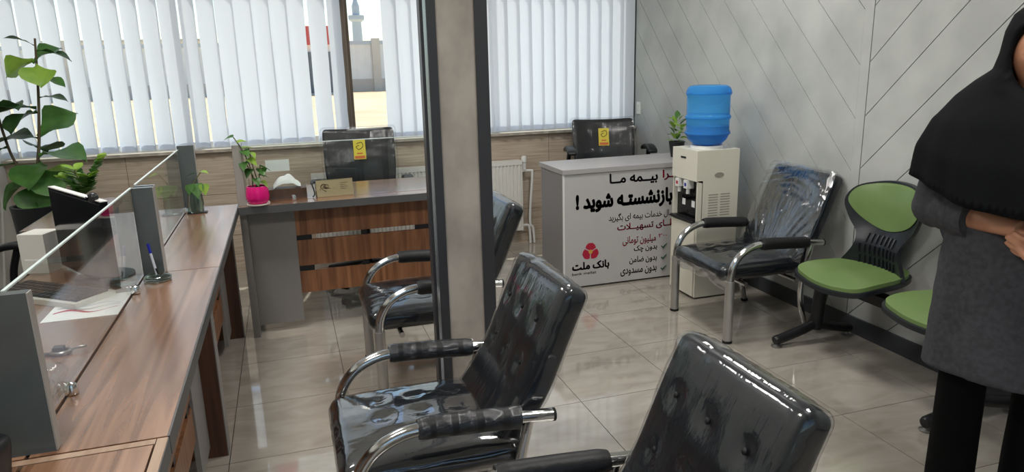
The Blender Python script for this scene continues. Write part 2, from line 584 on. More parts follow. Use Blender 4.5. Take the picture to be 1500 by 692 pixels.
# far wall: tiled below the sill, window above
wf = structure(obj('wall_far', bx(XL, XR, YF + .012, YF + .2, 0, .915), 'wall_grout'))
for i, xa in enumerate([-1.83, -1.10, -.30, .49, 1.285, 2.08]):
    xb = [-1.10, -.30, .49, 1.285, 2.08, 2.875][i]
    for za, zb in ((.0, .285), (.285, .60), (.60, .915)):
        obj('tile', bx(xa + .0015, xb - .0015, YF, YF + .014, za + .0015, zb - .0015), 'wall_tile', wf)
obj('lintel', bx(XL, XR, YF, YF + .2, 2.62, ZC), 'wall_paint', wf)
structure(obj('baseboard_far', bx(XL, XR, YF - .018, YF, 0, .095), 'wall_tile', bevel=.003))
win = structure(obj('window_1', bx(XL, XR, YF + .06, YF + .12, .93, .985), 'white_plastic'))
obj('window_sill', bx(XL, XR - .01, YF - .045, YF + .2, .915, .935), 'stone_sill', win, bevel=.004)
obj('window_frame', bx(XL, XR, YF + .06, YF + .12, 2.56, 2.62), 'frame_dark', win)
for a, b, k in ((XL, XL + .05, 'frame_dark'), (-.62, -.57, 'mullion_brown'), (.45, .515, 'mullion_brown'), (1.62, 1.67, 'mullion_brown'), (2.79, XR, 'frame_dark')):
    obj('window_frame', bx(a, b, YF + .05, YF + .13, .985, 2.56), k, win, bevel=.004)
for a, b in ((-1.78, -.62), (-.57, .45), (.515, 1.62), (1.67, 2.79)):
    obj('pane', bx(a, b, YF + .087, YF + .093, .985, 2.56), 'window_glass', win)
obj('pipe_rail', tube(B(), [(.475, YF + .02, .95), (.475, YF + .02, 2.6)], .016), 'mullion_brown', win)

# free-standing post between the desks
cl = structure(obj('column', bx(.545, .69, 2.606, 2.70, 0, ZC), 'column_paper'))
obj('metal_jamb', bx(.513, .546, 2.598, 2.71, 0, ZC), 'frame_dark', cl, bevel=.002)
obj('metal_jamb', bx(.689, .737, 2.598, 2.71, 0, ZC), 'frame_dark', cl, bevel=.003)
obj('silver_strip', bx(.501, .513, 2.604, 2.66, 0, ZC), 'frame_silver', cl, bevel=.001)
obj('metal_jamb', bx(.491, .501, 2.612, 2.66, 0, ZC), 'frame_dark', cl, bevel=.001)
obj('silver_strip', bx(.505, .513, 2.66, 2.70, 0, ZC), 'frame_silver', cl)

# fill panels added to the unseen ceiling to brighten the room
for x, y, lb in ((-.6, 1.0, 'above the nearest counter desk'), (1.6, 1.0, 'above the person'), (-.6, 3.4, 'above the monitor'), (1.6, 3.4, 'above the lettered box')):
    t = thing('fill_panel', 'square white fill light panel added to the ceiling ' + lb, 'fill light', (x, y, ZC), 0, 'added fill panels')
    obj('frame', bx(-.31, .31, -.31, .31, -.02, 0), 'white_plastic', t)
    obj('diffuser', bx(-.28, .28, -.28, .28, -.024, -.019), 'fill_glow', t)
    la = bpy.data.lights.new('fill_area', 'AREA'); la.shape = 'SQUARE'; la.size = .56; la.energy = FILL_W; la.color = (1, .98, .95)
    lo = bpy.data.objects.new('fill_area', la); COL.objects.link(lo); lo.parent = t; lo.location = (0, 0, -.03)

# ------------------------------------------------------------------ outside
yard = structure(obj('ground', bx(-90, 140, YF + .3, 260, -.5, -.3), 'sand'))
t = thing('yard_wall', 'long pale corrugated yard wall with posts beyond the sand', 'wall', (0, 52, -.3))
obj('wall_base', bx(-60, 80, 0, .4, 0, .85), 'concrete', t)
bm = B()
n = 0
x = -60
vs = []
while x < 80:
    vs.append((x, (.0 if n % 2 else .12))); x += .35; n += 1
a = [bm.verts.new((x, y, .85)) for x, y in vs]; b = [bm.verts.new((x, y, 3.2)) for x, y in vs]
for k in range(len(vs) - 1):
    bm.faces.new((a[k], a[k + 1], b[k + 1], b[k]))
obj('wall_sheet', bm, 'yard_wall', t)
obj('coping', bx(-60, 80, -.15, .5, 3.2, 3.45), 'far_grey', t)
for k in range(14):
    obj('post', bx(-58 + k * 9.55 - 2.6, -57.45 + k * 9.55 - 2.6, -.3, .1, 0, 3.6), 'concrete', t)
t = thing('red_building', 'low red fronted building with dark doors behind the blind slats', 'building', (0, 49, -.3))
obj('wall', bx(1.2, 3.7, 0, 2, 0, 3.15), 'yard_wall', t)
obj('fascia', bx(1.1, 3.8, -.4, 2, 3.15, 4.3), 'brick_red', t)
for k in range(2):
    d = obj('door', bx(1.5 + k * 1.1, 2.3 + k * 1.1, -.1, .1, .1, 2.7), 'far_dark', t)
t = thing('minaret', 'slim grey minaret far off on the skyline', 'tower', (17.0, 165, -.3))
obj('shaft', lathe(B(), [(1.2, 0), (1.0, 11)], 12), 'far_grey', t)
obj('balcony', lathe(B(), [(1.0, 11), (1.7, 11.5), (1.7, 12.4), (.9, 12.5)], 12), 'far_grey', t)
obj('lantern', lathe(B(), [(.8, 12.5), (.8, 14.4), (.5, 15.3), (.05, 17)], 12), 'far_grey', t)
for i, (x, y, w, h, k, lb) in enumerate(((21.5, 120, 6, 5.6, 'far_cream', 'cream house with flat roof on the skyline past the minaret'),
                                    (13, 125, 8, 4.9, 'far_grey', 'low grey house left of the minaret'),
                                    (-20, 110, 22, 5.6, 'far_cream', 'wide cream block beyond the yard, far left'),
                                    (62, 110, 20, 6.5, 'far_grey', 'wide grey block beyond the yard, far right'))):
    t = thing('house', lb, 'house', (x, y, -.3))
    obj('wall', bx(-w / 2, w / 2, 0, 8, 0, h), k, t)
    obj('roof', bx(-w / 2 - .2, w / 2 + .2, -.2, 8.2, h, h + .3), 'concrete', t)
    for q in range(int(w // 3)):
        obj('window', bx(-w / 2 + .9 + q * 3, -w / 2 + 2.2 + q * 3, -.05, .1, h - 2.4, h - 1), 'far_dark', t)

# ------------------------------------------------------------------ vertical blinds
def slat_mesh(seed):
    rnd = random.Random(seed)
    bm = B()
    rows, colsn = 14, 5
    z0, z1 = .955, 2.56
    grid = []
    for i in range(rows + 1):
        z = z0 + (z1 - z0) * i / rows
        tw = (1 - i / rows) * rnd.uniform(-.06, .06)
        sway = (1 - i / rows) ** 2 * rnd.uniform(-.003, .003)
        row = []
        for j in range(colsn + 1):
            u = (j / colsn - .5) * .127
            bow = .010 * (1 - (2 * j / colsn - 1) ** 2)
            row.append(bm.verts.new((u * math.cos(tw) - bow * math.sin(tw) + sway, u * math.sin(tw) + bow * math.cos(tw), z)))
        grid.append(row)
    for i in range(rows):
        for j in range(colsn):
            bm.faces.new((grid[i][j], grid[i][j + 1], grid[i + 1][j + 1], grid[i + 1][j]))
    return bm
SL = []
def blind(label, xs, angs):
    t = thing('vertical_blind', label, 'blind', (0, YF - .09, 0), 0)
    obj('head_rail', bx(xs[0] - .045, xs[-1] + .045, -.03, .03, 2.56, 2.61), 'white_plastic', t, bevel=.004)
    for x, a in zip(xs, angs):
        if len(SL) < 6:
            o = obj('slat', slat_mesh(len(SL) + 11), 'slat', t, smooth=True, angle=180)
            hem = obj('hem_weight', bx(-.058, .058, .0075, .0105, .957, .995), 'slat', o)
            SL.append((o.data, hem.data))
        else:
            d = random.choice(SL)
            o = bpy.data.objects.new('slat', d[0]); COL.objects.link(o); o.parent = t
            h = bpy.data.objects.new('hem_weight', d[1]); COL.objects.link(h); h.parent = o
        o.location = (x, 0, 0)
        o.rotation_euler = (0, 0, a)
    # bead chain linking the slat bottoms
    pts = []
    for k in range(len(xs) - 1):
        for q in range(6):
            f = q / 6
            pts.append((xs[k] + (xs[k + 1] - xs[k]) * f, -.022, .972 - .014 * 4 * f * (1 - f)))
    pts.append((xs[-1], -.022, .972))
    obj('bead_chain', tube(B(), pts, .0014, 5), 'white_plastic', t)
xs = []; x = -1.76
while x < .05:
    xs.append(x); x += .119
angs = [math.radians(-17 + random.uniform(-7, 7)) for _ in xs]
for k in (4, 7, 10): angs[k] -= .22
xs += [.140, .285, .405, .435]; angs += [math.radians(v) for v in (-18, -22, -48, -80)]
blind('long white vertical blind over the desks at the wider window side', xs, angs)
xs = [.80, .905, 1.01, 1.12, 1.22, 1.33, 1.43, 1.525]
blind('white vertical blind partly hidden by the grey post', xs, [math.radians(v) for v in (-38, -25, -22, -26, -18, -22, -20, -24)])
xs = []; x = 1.655
while x < 2.76:
    xs.append(x); x += .099
angs = [math.radians(-30 + random.uniform(-12, 12)) for _ in xs]
blind('white vertical blind beside the diagonal panelled wall', xs, angs)

# ------------------------------------------------------------------ radiator
t = thing('radiator', 'white ribbed panel radiator under the window', 'radiator', (.15, YF - .1, .13))
bm = B()
nr = 54; Lr = 1.65
prof = []
for k in range(nr):
    x0 = Lr * k / nr; d = Lr / nr
    prof += [(x0, 0), (x0 + d * .25, -.012), (x0 + d * .6, -.012), (x0 + d * .85, 0)]
prof.append((Lr, 0))
a = [bm.verts.new((x, y, .03)) for x, y in prof]; b = [bm.verts.new((x, y, .55)) for x, y in prof]
for k in range(len(prof) - 1): bm.faces.new((a[k], a[k + 1], b[k + 1], b[k]))
obj('ribbed_panel', bm, 'radiator', t)
obj('back_panel', bx(0, Lr, .05, .056, .0, .58), 'radiator', t)
obj('top_grille', bx(-.005, Lr + .005, -.014, .06, .55, .585), 'radiator', t, bevel=.006)
obj('bottom_rail', bx(0, Lr, -.006, .05, 0, .03), 'radiator', t, bevel=.006)
obj('side_cover', bx(-.006, 0, -.012, .056, 0, .58), 'radiator', t)
obj('side_cover', bx(Lr, Lr + .006, -.012, .056, 0, .58), 'radiator', t)
v = obj('valve', lathe(B(), [(.017, .50), (.017, .56), (.022, .565), (.022, .605), (.016, .615)], 14, Lr + .035, .03), 'white_plastic', t, smooth=True)
obj('pipe', tube(B(), curve_pts([(Lr, .03, .49), (Lr + .09, .03, .49), (Lr + .105, .03, .46), (Lr + .085, .03, .2), (Lr + .08, .03, .05), (Lr + .105, .03, .0), (Lr + .115, .03, -.125)], 6), .011, 10), 'white_plastic', t, smooth=True)
obj('pipe', tube(B(), curve_pts([(Lr, .03, .03), (Lr + .06, .03, .03), (Lr + .075, .03, -.02), (Lr + .08, .03, -.125)], 6), .011, 10), 'white_plastic', t, smooth=True)

t = thing('wall_socket', 'small white cover plate on the right wall at the blind corner', 'wall plate', (XR, 5.49, 1.09))
obj('plate', bx(-.012, 0, -.03, .03, -.05, .05), 'white_plastic', t, bevel=.003)
obj('rocker', bx(-.016, -.011, -.012, .012, -.03, .03), 'case_white', t, bevel=.002)

# ------------------------------------------------------------------ desks
def desk(label, loc, rotz, L, D, split, inner, strips=False, post=()):
    t = thing('desk', label, 'desk', loc, rotz)
    zt = .77; th = .042
    m = .022 if strips else 0
    x1 = L - m; y0 = m
    obj('front_top', bx(0, x1, y0 + .003, split - .004, zt - th, zt), 'wood_top', t, bevel=.0015, seg=1)
    obj('work_top', bx(0, x1, split + .004, D, zt - th, zt), 'wood_top', t, bevel=.0015, seg=1)
    if strips:
        obj('edge_strip', bx(0, L, 0, m - .002, zt - th, zt + .001), 'wood_strip', t)
        obj('edge_strip', bx(L - m + .002, L, m, D, zt - th, zt + .001), 'wood_strip', t)
    obj('joint_bar', bx(0, x1, split - .004, split + .004, zt - th, zt - .008), 'black_plastic', t)
    obj('edge_band', bx(0, L, -.0015, .003, zt - th, zt - .0005), 'laminate_edge', t)
    pm, ed = ('wood_dark', 'laminate_grey') if inner else ('laminate_grey', 'laminate_grey')
    for xa, xb in ((.0, .036), (L - .036, L)):
        s = obj('side_panel', bx(xa, xb, .054, D - .04, 0, zt - th), pm, t)
        obj('edge_band', bx(xa, xb, .05, .054, 0, zt - th), ed, s)
    for xa, xb in ((.036, .285), (L - .285, L - .036)):
        obj('front_panel', bx(xa, xb, .115, .133, .05, zt - th), 'laminate_grey', t)
    for za, zb in ((.56, zt - th), (.378, .53), (.215, .345)):
        obj('slat_board', bx(.285, L - .285, .122, .14, za, zb), 'wood_vertical', t, bevel=.001, seg=1)
    for za, zb in ((.53, .56), (.345, .378)):
        for xa, xb in ((.285, .37), (L * .5 - .02, L * .5 + .015), (L - .37, L - .285)):
            obj('spacer', bx(xa, xb, .126, .14, za, zb), 'black_plastic', t)
    obj('back_rail', bx(.036, L - .036, D - .12, D - .1, .60, zt - th), 'laminate_grey', t)
    for (xa, xb, ya, yb, h) in post:
        d = obj('divider_panel', bx(xa, xb, ya, yb, zt, zt + h), 'divider_grey', t, bevel=.0015, seg=1)
        if xb - xa < yb - ya:
            obj('edge_band', bx(xa + .001, xb - .001, ya - .003, ya, zt + .001, zt + h - .001), 'divider_edge', d)
    return t
R90 = PI / 2
desk('wood topped counter desk nearest the viewer with a pale edge strip', (-.29, .12, 0), R90, 1.347, .675, .255, True, strips=True)
desk('wood topped counter desk with the flyer and keyboard, between the two other counter desks', (-.29, 1.475, 0), R90, 1.333, .675, .255, True,
     post=((.012, .038, .206, .30, .33), (1.30, 1.324, .186, .256, .325)))
desk('wood topped counter desk at the window end, holding the vase of heart leaves', (-.29, 2.813, 0), R90, 1.325, .675, .255, True,
     post=((.01, .034, .190, .256, .325), (1.235, 1.26, .182, .262, .345)))
desk('wood and grey desk facing the room with the pink pot and calendar on top', (-.287, 4.02, 0), 0, 1.34, .62, .11, False, post=((.0, .044, .04, .22, .33),))
# grey edge on the near dividers' long side
t = thing('return_desk', 'small side desk with grey edge behind the counter, carrying a pink potted plant', 'desk', (-1.25, 3.84, 0))
obj('top', bx(0, .275, 0, .85, .735, .772), 'wood_top', t, bevel=.004)
obj('edge_band', bx(-.004, .275, -.004, 0, .733, .771), 'laminate_edge', t, bevel=.001)
obj('edge_band', bx(-.006, 0, 0, .85, .733, .771), 'laminate_edge', t)
obj('side_panel', bx(.01, .035, .06, .8, 0, .735), 'laminate_grey', t)
obj('side_panel', bx(.235, .26, .06, .8, 0, .735), 'laminate_grey', t)
obj('drawer', bx(.035, .235, .05, .07, .5, .72), 'black_plastic', t)
obj('drawer', bx(.035, .235, .05, .07, .26, .48), 'black_plastic', t)
obj('drawer', bx(.035, .235, .05, .07, .03, .24), 'black_plastic', t)

def clamp_part(parent, x, y, z):
    return obj('clamp', lathe(B(), [(.004, z), (.014, z + .002), (.016, z + .014), (.012, z + .026), (.003, z + .031)], 16, x, y), 'chrome', parent, smooth=True)
def screen_y(label, x, ya, yb, clamps):
    t = thing('glass_screen', label, 'glass screen', (x, ya, .77))
    obj('pane', bx(-.003, .003, 0, yb - ya, .012, .325), 'glass', t)
    obj('edge_glint', bx(-.0034, .0034, 0, yb - ya, .325, .329), 'glass_edge_glint', t)
    for c in clamps: clamp_part(t, 0.010, c - ya, 0)
screen_y('clear glass screen on the counter between the near divider and the pen stand', -.545, 1.525, 2.772, (1.765, 2.56))
screen_y('clear glass screen on the counter between the pen stand and the vase', -.545, 2.853, 4.02, (3.985, 3.0))
t = thing('glass_screen', 'clear glass screen along the middle desk, behind the pink pot', 'glass screen', (-.24, 4.13, .77))
obj('pane', bx(0, 1.25, -.003, .003, .012, .318), 'glass', t)
obj('edge_glint', bx(0, 1.25, -.0034, .0034, .318, .3215), 'glass_edge_glint', t)
for c in (.245, 1.1): clamp_part(t, c, -.01, 0)
s = obj('taped_note', bx(.112, .238, .004, .0046, .168, .232), 'paper', t)

# ------------------------------------------------------------------ waiting chairs
def cushion_fn(bulge, axis, sx, sy, sz, buttons=(), depth=.012, width=.05, wr=.0):
    def fn(c):
        q = c.copy()
        h = [sx / 2, sy / 2, sz / 2]
        o = [i for i in range(3) if i != axis]
        e = max(0, 1 - (abs(c[o[0]]) / h[o[0]]) ** 3) * max(0, 1 - (abs(c[o[1]]) / h[o[1]]) ** 3)
        s = 1 if c[axis] > 0 else 0
        if s:
            k = bulge * e
            for bu, bv in buttons:
                r2 = ((c[o[0]] - bu) ** 2 + (c[o[1]] - bv) ** 2) / (width * width)
                k -= depth * math.exp(-r2 * 3) 
                r = math.sqrt(r2)
            if wr: k += wr * noise.noise((c * 9)) * e
            q[axis] += k
        return q
    return fn
def wrap_of(bm, off, amp, pleat=.0):
    """film skin: the cushion pushed outwards along its normals, never inside it"""
    bmesh.ops.recalc_face_normals(bm, faces=bm.faces); bm.normal_update()
    ext = [max(abs(v.co[i]) for v in bm.verts) for i in range(3)]
    mv = []
    for v in bm.verts:
        c = v.co
        e = max(abs(c[1]) / ext[1], abs(c[2]) / ext[2] if ext[2] > .1 else abs(c[0]) / ext[0])
        k = max(0, (e - .72) / .28)
        q = off + amp * (.5 + .5 * noise.noise(c * 10)) + pleat * k * (1 - 2 * abs(noise.noise(Vector((math.atan2(c[1], c[2] + .001) * 7, c[0] * 6 + c[1] * 9, 4)))))
        mv.append((v, max(.0035, q)))
    ns = [v.normal.copy() for v, q in mv]
    for (v, q), nn in zip(mv, ns): v.co += nn * q
    return bm
def arm_path(y):
    P = [(0, y, 0.0), (0, y, .18), (0, y, .34), (.012, y, .415), (.05, y, .475), (.11, y, .512), (.18, y, .527), (.30, y, .523), (.45, y, .512), (.575, y, .50)]
    return curve_pts(P, 6)
def make_chair(label, group):
    t = thing('waiting_chair', label, 'chair', (0, 0, 0), 0, group)
    btn = [(u, v) for u in (-.12, .0, .12) for v in (-.12, 0, .12)]
    seat = obj('seat', rbox(.54, .50, .085, .038, 18, cushion_fn(.020, 2, .54, .50, .085, btn, .014, .035)), 'leather', t, smooth=True, angle=180, loc=(.235, 0, .375))
    obj('piping', tube(B(), [( .262 * math.copysign(abs(math.cos(a)) ** .28, math.cos(a)), .245 * math.copysign(abs(math.sin(a)) ** .28, math.sin(a)), .022) for a in [k * 2 * PI / 64 for k in range(65)]], .004, 6), 'leather_side', seat, smooth=True)
    obj('plastic_wrap', wrap_of(rbox(.54, .50, .085, .038, 26, cushion_fn(.020, 2, .54, .50, .085, btn, .012, .035)), .003, .002, .003), 'film_seat', seat, smooth=True, angle=180)
    for u, v in btn:
        ico(bm := B(), (u, v, .0425 + .020 - .014), .009, 2, (1, 1, .5)); obj('button', bm, 'leather_side', seat, smooth=True)
    bb = [(u, v) for u in (-.13, 0, .13) for v in (-.02, .12)]
    def bfn(c):
        q = cushion_fn(.012, 0, .085, .45, .515, bb, .011, .04)(Vector((c.x, c.y, c.z)))
        q.x += .05 * (q.z / .26) ** 2 * (1 if q.z < 0 else -.12) - 0.0
        return q
    # local x of the backrest points to the sitter, so it is turned round and leaned back
    back = obj('backrest', rbox(.085, .45, .515, .028, 18, bfn), 'leather', t, smooth=True, angle=180, loc=(.578, 0, .612), rot=(0, math.radians(-22), PI))
    obj('plastic_wrap', wrap_of(rbox(.085, .45, .515, .028, 26, bfn), .003, .0025, .005), 'film', back, smooth=True, angle=180)
    for u, v in bb:
        ico(bm := B(), (.0425 + .007 , u, v), .008, 2, (.5, 1, 1)); obj('button', bm, 'leather_side', back, smooth=True)
    for y in (-.275, .275):
        f = obj('arm_tube', tube(B(), arm_path(y), .019, 14), 'chrome', t, smooth=True)
        obj('leg_sleeve', tube(B(), [(0, y, .012), (0, y, .345)], .0245, 14), 'chrome_wrapped', f, smooth=True)
        obj('foot_cap', tube(B(), [(0, y, 0), (0, y, .014)], .026, 14), 'rubber', f)
        obj('end_cap', tube(B(), [(.572, y, .5005), (.580, y, .4998)], .0195, 14), 'rubber', f)
        pts = [p for p in arm_path(y) if .175 < p.x < .475]
        ap = obj('armrest', tube(B(), pts, [.028] + [.032] * (len(pts) - 2) + [.028], 16), 'pad_black', f, smooth=True)
        obj('plastic_wrap', tube(B(), [(p.x * 1.0, p.y, p.z) for p in pts], [.033 + .0025 * math.sin(i * 2.1) for i in range(len(pts))], 16, False), 'film_arm', ap, smooth=True, angle=180)
        r = obj('rear_leg', tube(B(), curve_pts([(.50, y, .50), (.47, y, .36), (.455, y, .2), (.50, y, .0)], 6), .017, 12), 'chrome', t, smooth=True)
        obj('foot_cap', tube(B(), [(.498, y, 0), (.497, y, .014)], .021, 12), 'rubber', r)
    obj('cross_bar', tube(B(), [(.10, -.275, .315), (.10, .275, .315)], .013, 10), 'chrome', t, smooth=True)
    obj('cross_bar', tube(B(), [(.42, -.275, .30), (.42, .275, .30)], .013, 10), 'chrome', t, smooth=True)
    obj('seat_plate', bx(.03, .45, -.2, .2, .322, .334), 'black_plastic', t)
    return t
CG = 'black waiting chairs with chrome arms'
c1 = make_chair('black chair under clear plastic in front of the grey post, its whole seat shown', CG)
c1.location = (.085, 2.035, 0)
c2 = dup(c1, (.31, 3.285, 0), 0, 'black padded chair with chrome arms half hidden behind the grey post', CG)
dup(c1, (.222, 1.192, 0), 0, 'black plastic wrapped chair closest to the viewer, only backrest and one arm showing', CG)
c3 = dup(c1, (2.152, 3.335, 0), 0, 'black padded chair with chrome arms standing against the panelled wall beside the water cooler', CG)
# the two far seats take the less reflective film
dull = None
for ch in (c2, c3):
    for se in ch.children:
        for w in se.children:
            if se.name.split('.')[0] == 'seat' and w.name.startswith('plastic_wrap'):
                if dull is None:
                    dull = w.data.copy(); dull.materials[0] = MATS['film']
                w.data = dull
# loose crumpled film on the chair by the wall
def ridge(p):
    return (1 - 2.2 * abs(noise.noise(p)))
def crumple(u, v):
    fan = math.atan2(u, v + .42)
    side = math.copysign(1, u)
    k = max(0, min(1, (.16 - v) / .12))
    a = .010 * ridge(Vector((fan * 11, v * 1.6, 3))) * k + .006 * ridge(Vector((fan * 22, v * 2.5, 9))) * k
    b = .010 * ridge(Vector((u * 3.0 + v * 3, v * 24 + u * 5 * side, 5))) * (1 - k)
    return a + b + .006 * noise.noise(Vector((u * 7, v * 7, 1)))
bm = B(); gr = []
for i in range(73):
    row = []
    for j in range(61):
        v = -.25 + .52 * i / 72; u = -.245 + .49 * j / 60
        row.append(bm.verts.new((.070 + crumple(u, v) - .03 * (abs(u) / .265) ** 4 - .02 * max(0, v / .27) ** 6, u, v)))
    gr.append(row)
for i in range(72):
    for j in range(60): bm.faces.new((gr[i][j], gr[i][j + 1], gr[i + 1][j + 1], gr[i + 1][j]))
bk = [c for c in c3.children if c.name.startswith('backrest')][0]
obj('loose_film', bm, 'film_loose', bk, smooth=True, angle=180)
bk.scale = (1, 1.13, 1.02)
bm = B(); gr = []
for i in range(41):
    row = []
    a = -.27 + .56 * i / 40
    for j in range(7):
        row.append(bm.verts.new((-.278 + .012 * noise.noise(Vector((a * 14, j * .6, 0))) + .05 * (abs(a) / .29) ** 4, a, -.005 - .085 * j / 6 * (0.65 + .5 * noise.noise(Vector((a * 6, 3, 1)))))))
    gr.append(row)
for i in range(40):
    for j in range(6): bm.faces.new((gr[i][j], gr[i][j + 1], gr[i + 1][j + 1], gr[i + 1][j]))
sk = [c for c in c3.children if c.name.startswith('seat') and not c.name.startswith('seat_plate')][0]
obj('loose_film', bm, 'film_skirt', sk, smooth=True, angle=180)

# ------------------------------------------------------------------ office chairs
def office_chair(label, loc, rotz, lean=8, tagged=True, wrap=True, up=0.0):
    """faces local -y; back at +y"""
    t = thing('office_chair', label, 'chair', loc, rotz, None)
    obj('seat', rbox(.50, .48, .09, .04, 10, lambda c: Vector((c.x, c.y, c.z + .015 * (1 - (c.x / .25) ** 2)))), 'leather_side', t, smooth=True, angle=180, loc=(0, 0, .47 + up * .5))
    def bf(c):
        k = 1 - .10 * max(0, -c.z / .28)
        return Vector((c.x * k, c.y + .045 * (c.x / .25) ** 2 * -1 + .03 * (c.z / .28) ** 2, c.z))
    b = obj('backrest', rbox(.50, .07, .56, .03, 14, bf), 'leather_side', t, smooth=True, angle=180, loc=(0, .25, .755), rot=(math.radians(-lean), 0, 0))
    if wrap:
        def wf_(c):
            q = bf(c); return Vector((q.x * 1.045, q.y * 1.2 + .008 * noise.noise(Vector((c.x * 4, c.y * 4, c.z * 12))), q.z * 1.03))
        obj('plastic_wrap', rbox(.51, .08, .57, .03, 20, wf_), 'film_office', b, smooth=True, angle=180)
    if tagged:
        g = obj('hang_tag', bx(-.042, .042, -.052, -.050, .055, .195), 'tag_yellow', b)
        obj('tag_strip', bx(-.036, .036, -.0535, -.052, .06, .08), 'tag_orange', g)
        obj('tag_strip', tube(B(), curve_pts([(-.02, -.053, .165), (.015, -.053, .175), (.024, -.053, .145), (-.005, -.053, .125), (-.022, -.053, .145), (.0, -.053, .155)], 5), .0025, 5), 'ink_brown', g)
        obj('tag_strip', bx(-.02, .02, -.0535, -.052, .092, .102), 'tag_orange', g)
    obj('back_bracket', bx(-.035, .035, .20, .29, .44, .56), 'black_plastic', t, bevel=.005)
    for s in (-1, 1):
        a = obj('arm_bracket', tube(B(), curve_pts([(s * .22, .05, .43 + up * .5), (s * .30, .05, .46 + up * .5), (s * .315, .04, .58 + up), (s * .31, .0, .685 + up)], 6), .017, 10), 'black_plastic', t, smooth=True)
        obj('armrest', rbox(.075, .27, .032, .015, 8, lambda c: Vector((c.x, c.y, c.z - .03 * (c.y / .13) ** 2))), 'black_plastic', a, smooth=True, angle=180, loc=(s * .31, -.01, .705 + up))
    obj('gas_lift', tube(B(), [(0, 0, .08), (0, 0, .43 + up * .5)], .026, 14), 'black_plastic', t, smooth=True)
    for k in range(5):
        an = 2 * PI * k / 5 + .3
        d = Vector((math.cos(an), math.sin(an), 0))
        l = obj('base_arm', tube(B(), [d * .02 + Vector((0, 0, .11)), d * .29 + Vector((0, 0, .075))], [.026, .016], 8), 'black_plastic', t, smooth=True)
        bm = B(); q = Vector((-d.y, d.x, 0))
        for s in (-1, 1):
            c = d * .29 + q * s * .014 + Vector((0, 0, .028))
            tube(bm, [c - q * .009, c + q * .009], .028, 14)
        tube(bm, [d * .29 + Vector((0, 0, .03)), d * .29 + Vector((0, 0, .08))], .01, 8)
        obj('caster', bm, 'rubber', l)
    return t
office_chair('black office chair wrapped in plastic with yellow tag behind the middle desk', (.47, 4.93, .03), math.radians(-4), lean=10)
office_chair('black office chair with yellow tag behind the lettered grey counter box', (2.385, 5.04, 0), math.radians(-14), lean=14, up=.13)
office_chair('black office chair behind the wooden counter, only its arms seen past the keyboard', (-1.36, 3.55, 0), math.radians(75), tagged=False, wrap=False)

# ------------------------------------------------------------------ text helpers (Persian shapes written left to right)
from mathutils.geometry import tessellate_polygon
def text_bm(body, size, bold=0.0):
    """each outline of the letters is filled on its own, so joined letters keep no gaps where they overlap"""
    c = bpy.data.curves.new('txt', 'FONT'); c.body = body; c.size = size; c.resolution_u = 4
    o = bpy.data.objects.new('txt', c); COL.objects.link(o)
    bpy.context.view_layer.update()
    cu = o.to_curve(bpy.context.evaluated_depsgraph_get())
    loops = []
    for sp in cu.splines:
        bp = sp.bezier_points; n = len(bp); pts = []
        for i in range(n):
            p, q = bp[i], bp[(i + 1) % n]
            for j in range(4):
                f = j / 4
                v = (1 - f) ** 3 * p.co + 3 * f * (1 - f) ** 2 * p.handle_right + 3 * f * f * (1 - f) * q.handle_left + f ** 3 * q.co
                if not pts or (v - pts[-1]).length > 1e-5: pts.append(v.copy())
        if len(pts) > 2:
            ar = sum(pts[i].x * pts[(i + 1) % len(pts)].y - pts[(i + 1) % len(pts)].x * pts[i].y for i in range(len(pts))) / 2
            loops.append((ar, pts))
    o.to_curve_clear(); bpy.data.objects.remove(o); bpy.data.curves.remove(c)
    if not loops: return B()
    big = max(loops, key=lambda l: abs(l[0]))
    def inside(p, poly):
        r = False
        for i in range(len(poly)):
            a, b = poly[i], poly[i - 1]
            if (a.y > p.y) != (b.y > p.y) and p.x < (b.x - a.x) * (p.y - a.y) / (b.y - a.y) + a.x: r = not r
        return r
    holes = [l for l in loops if any(o_ is not l and o_[0] * l[0] < 0 and abs(o_[0]) > abs(l[0]) and inside(l[1][0], o_[1]) for o_ in loops)]
    outs = [l for l in loops if not any(h is l for h in holes)]
    bm = B()
    for ar, poly in outs:
        hs = [h[1] for h in holes if inside(h[1][0], poly) and abs(h[0]) < abs(ar)]
        allp = [Vector((p.x, p.y, 0)) for q in [poly] + hs for p in q]
        vs = [bm.verts.new(p) for p in allp]
        for tri in tessellate_polygon([[Vector((p.x, p.y, 0)) for p in q] for q in [poly] + hs]):
            try: bm.faces.new([vs[i] for i in tri])
            except ValueError: pass
        if bold:
            for q in [poly] + hs:
                for i in range(len(q)):
                    a, b = q[i], q[(i + 1) % len(q)]
                    d = Vector((b.x - a.x, b.y - a.y, 0))
                    if d.length < 1e-6: continue
                    d.normalize(); nn = Vector((-d.y, d.x, 0)) * bold; e = d * bold * .5
                    a3, b3 = Vector((a.x, a.y, 0)), Vector((b.x, b.y, 0))
                    bm.faces.new([bm.verts.new(p) for p in (a3 - nn - e, b3 - nn + e, b3 + nn + e, a3 + nn - e)])
    return bm
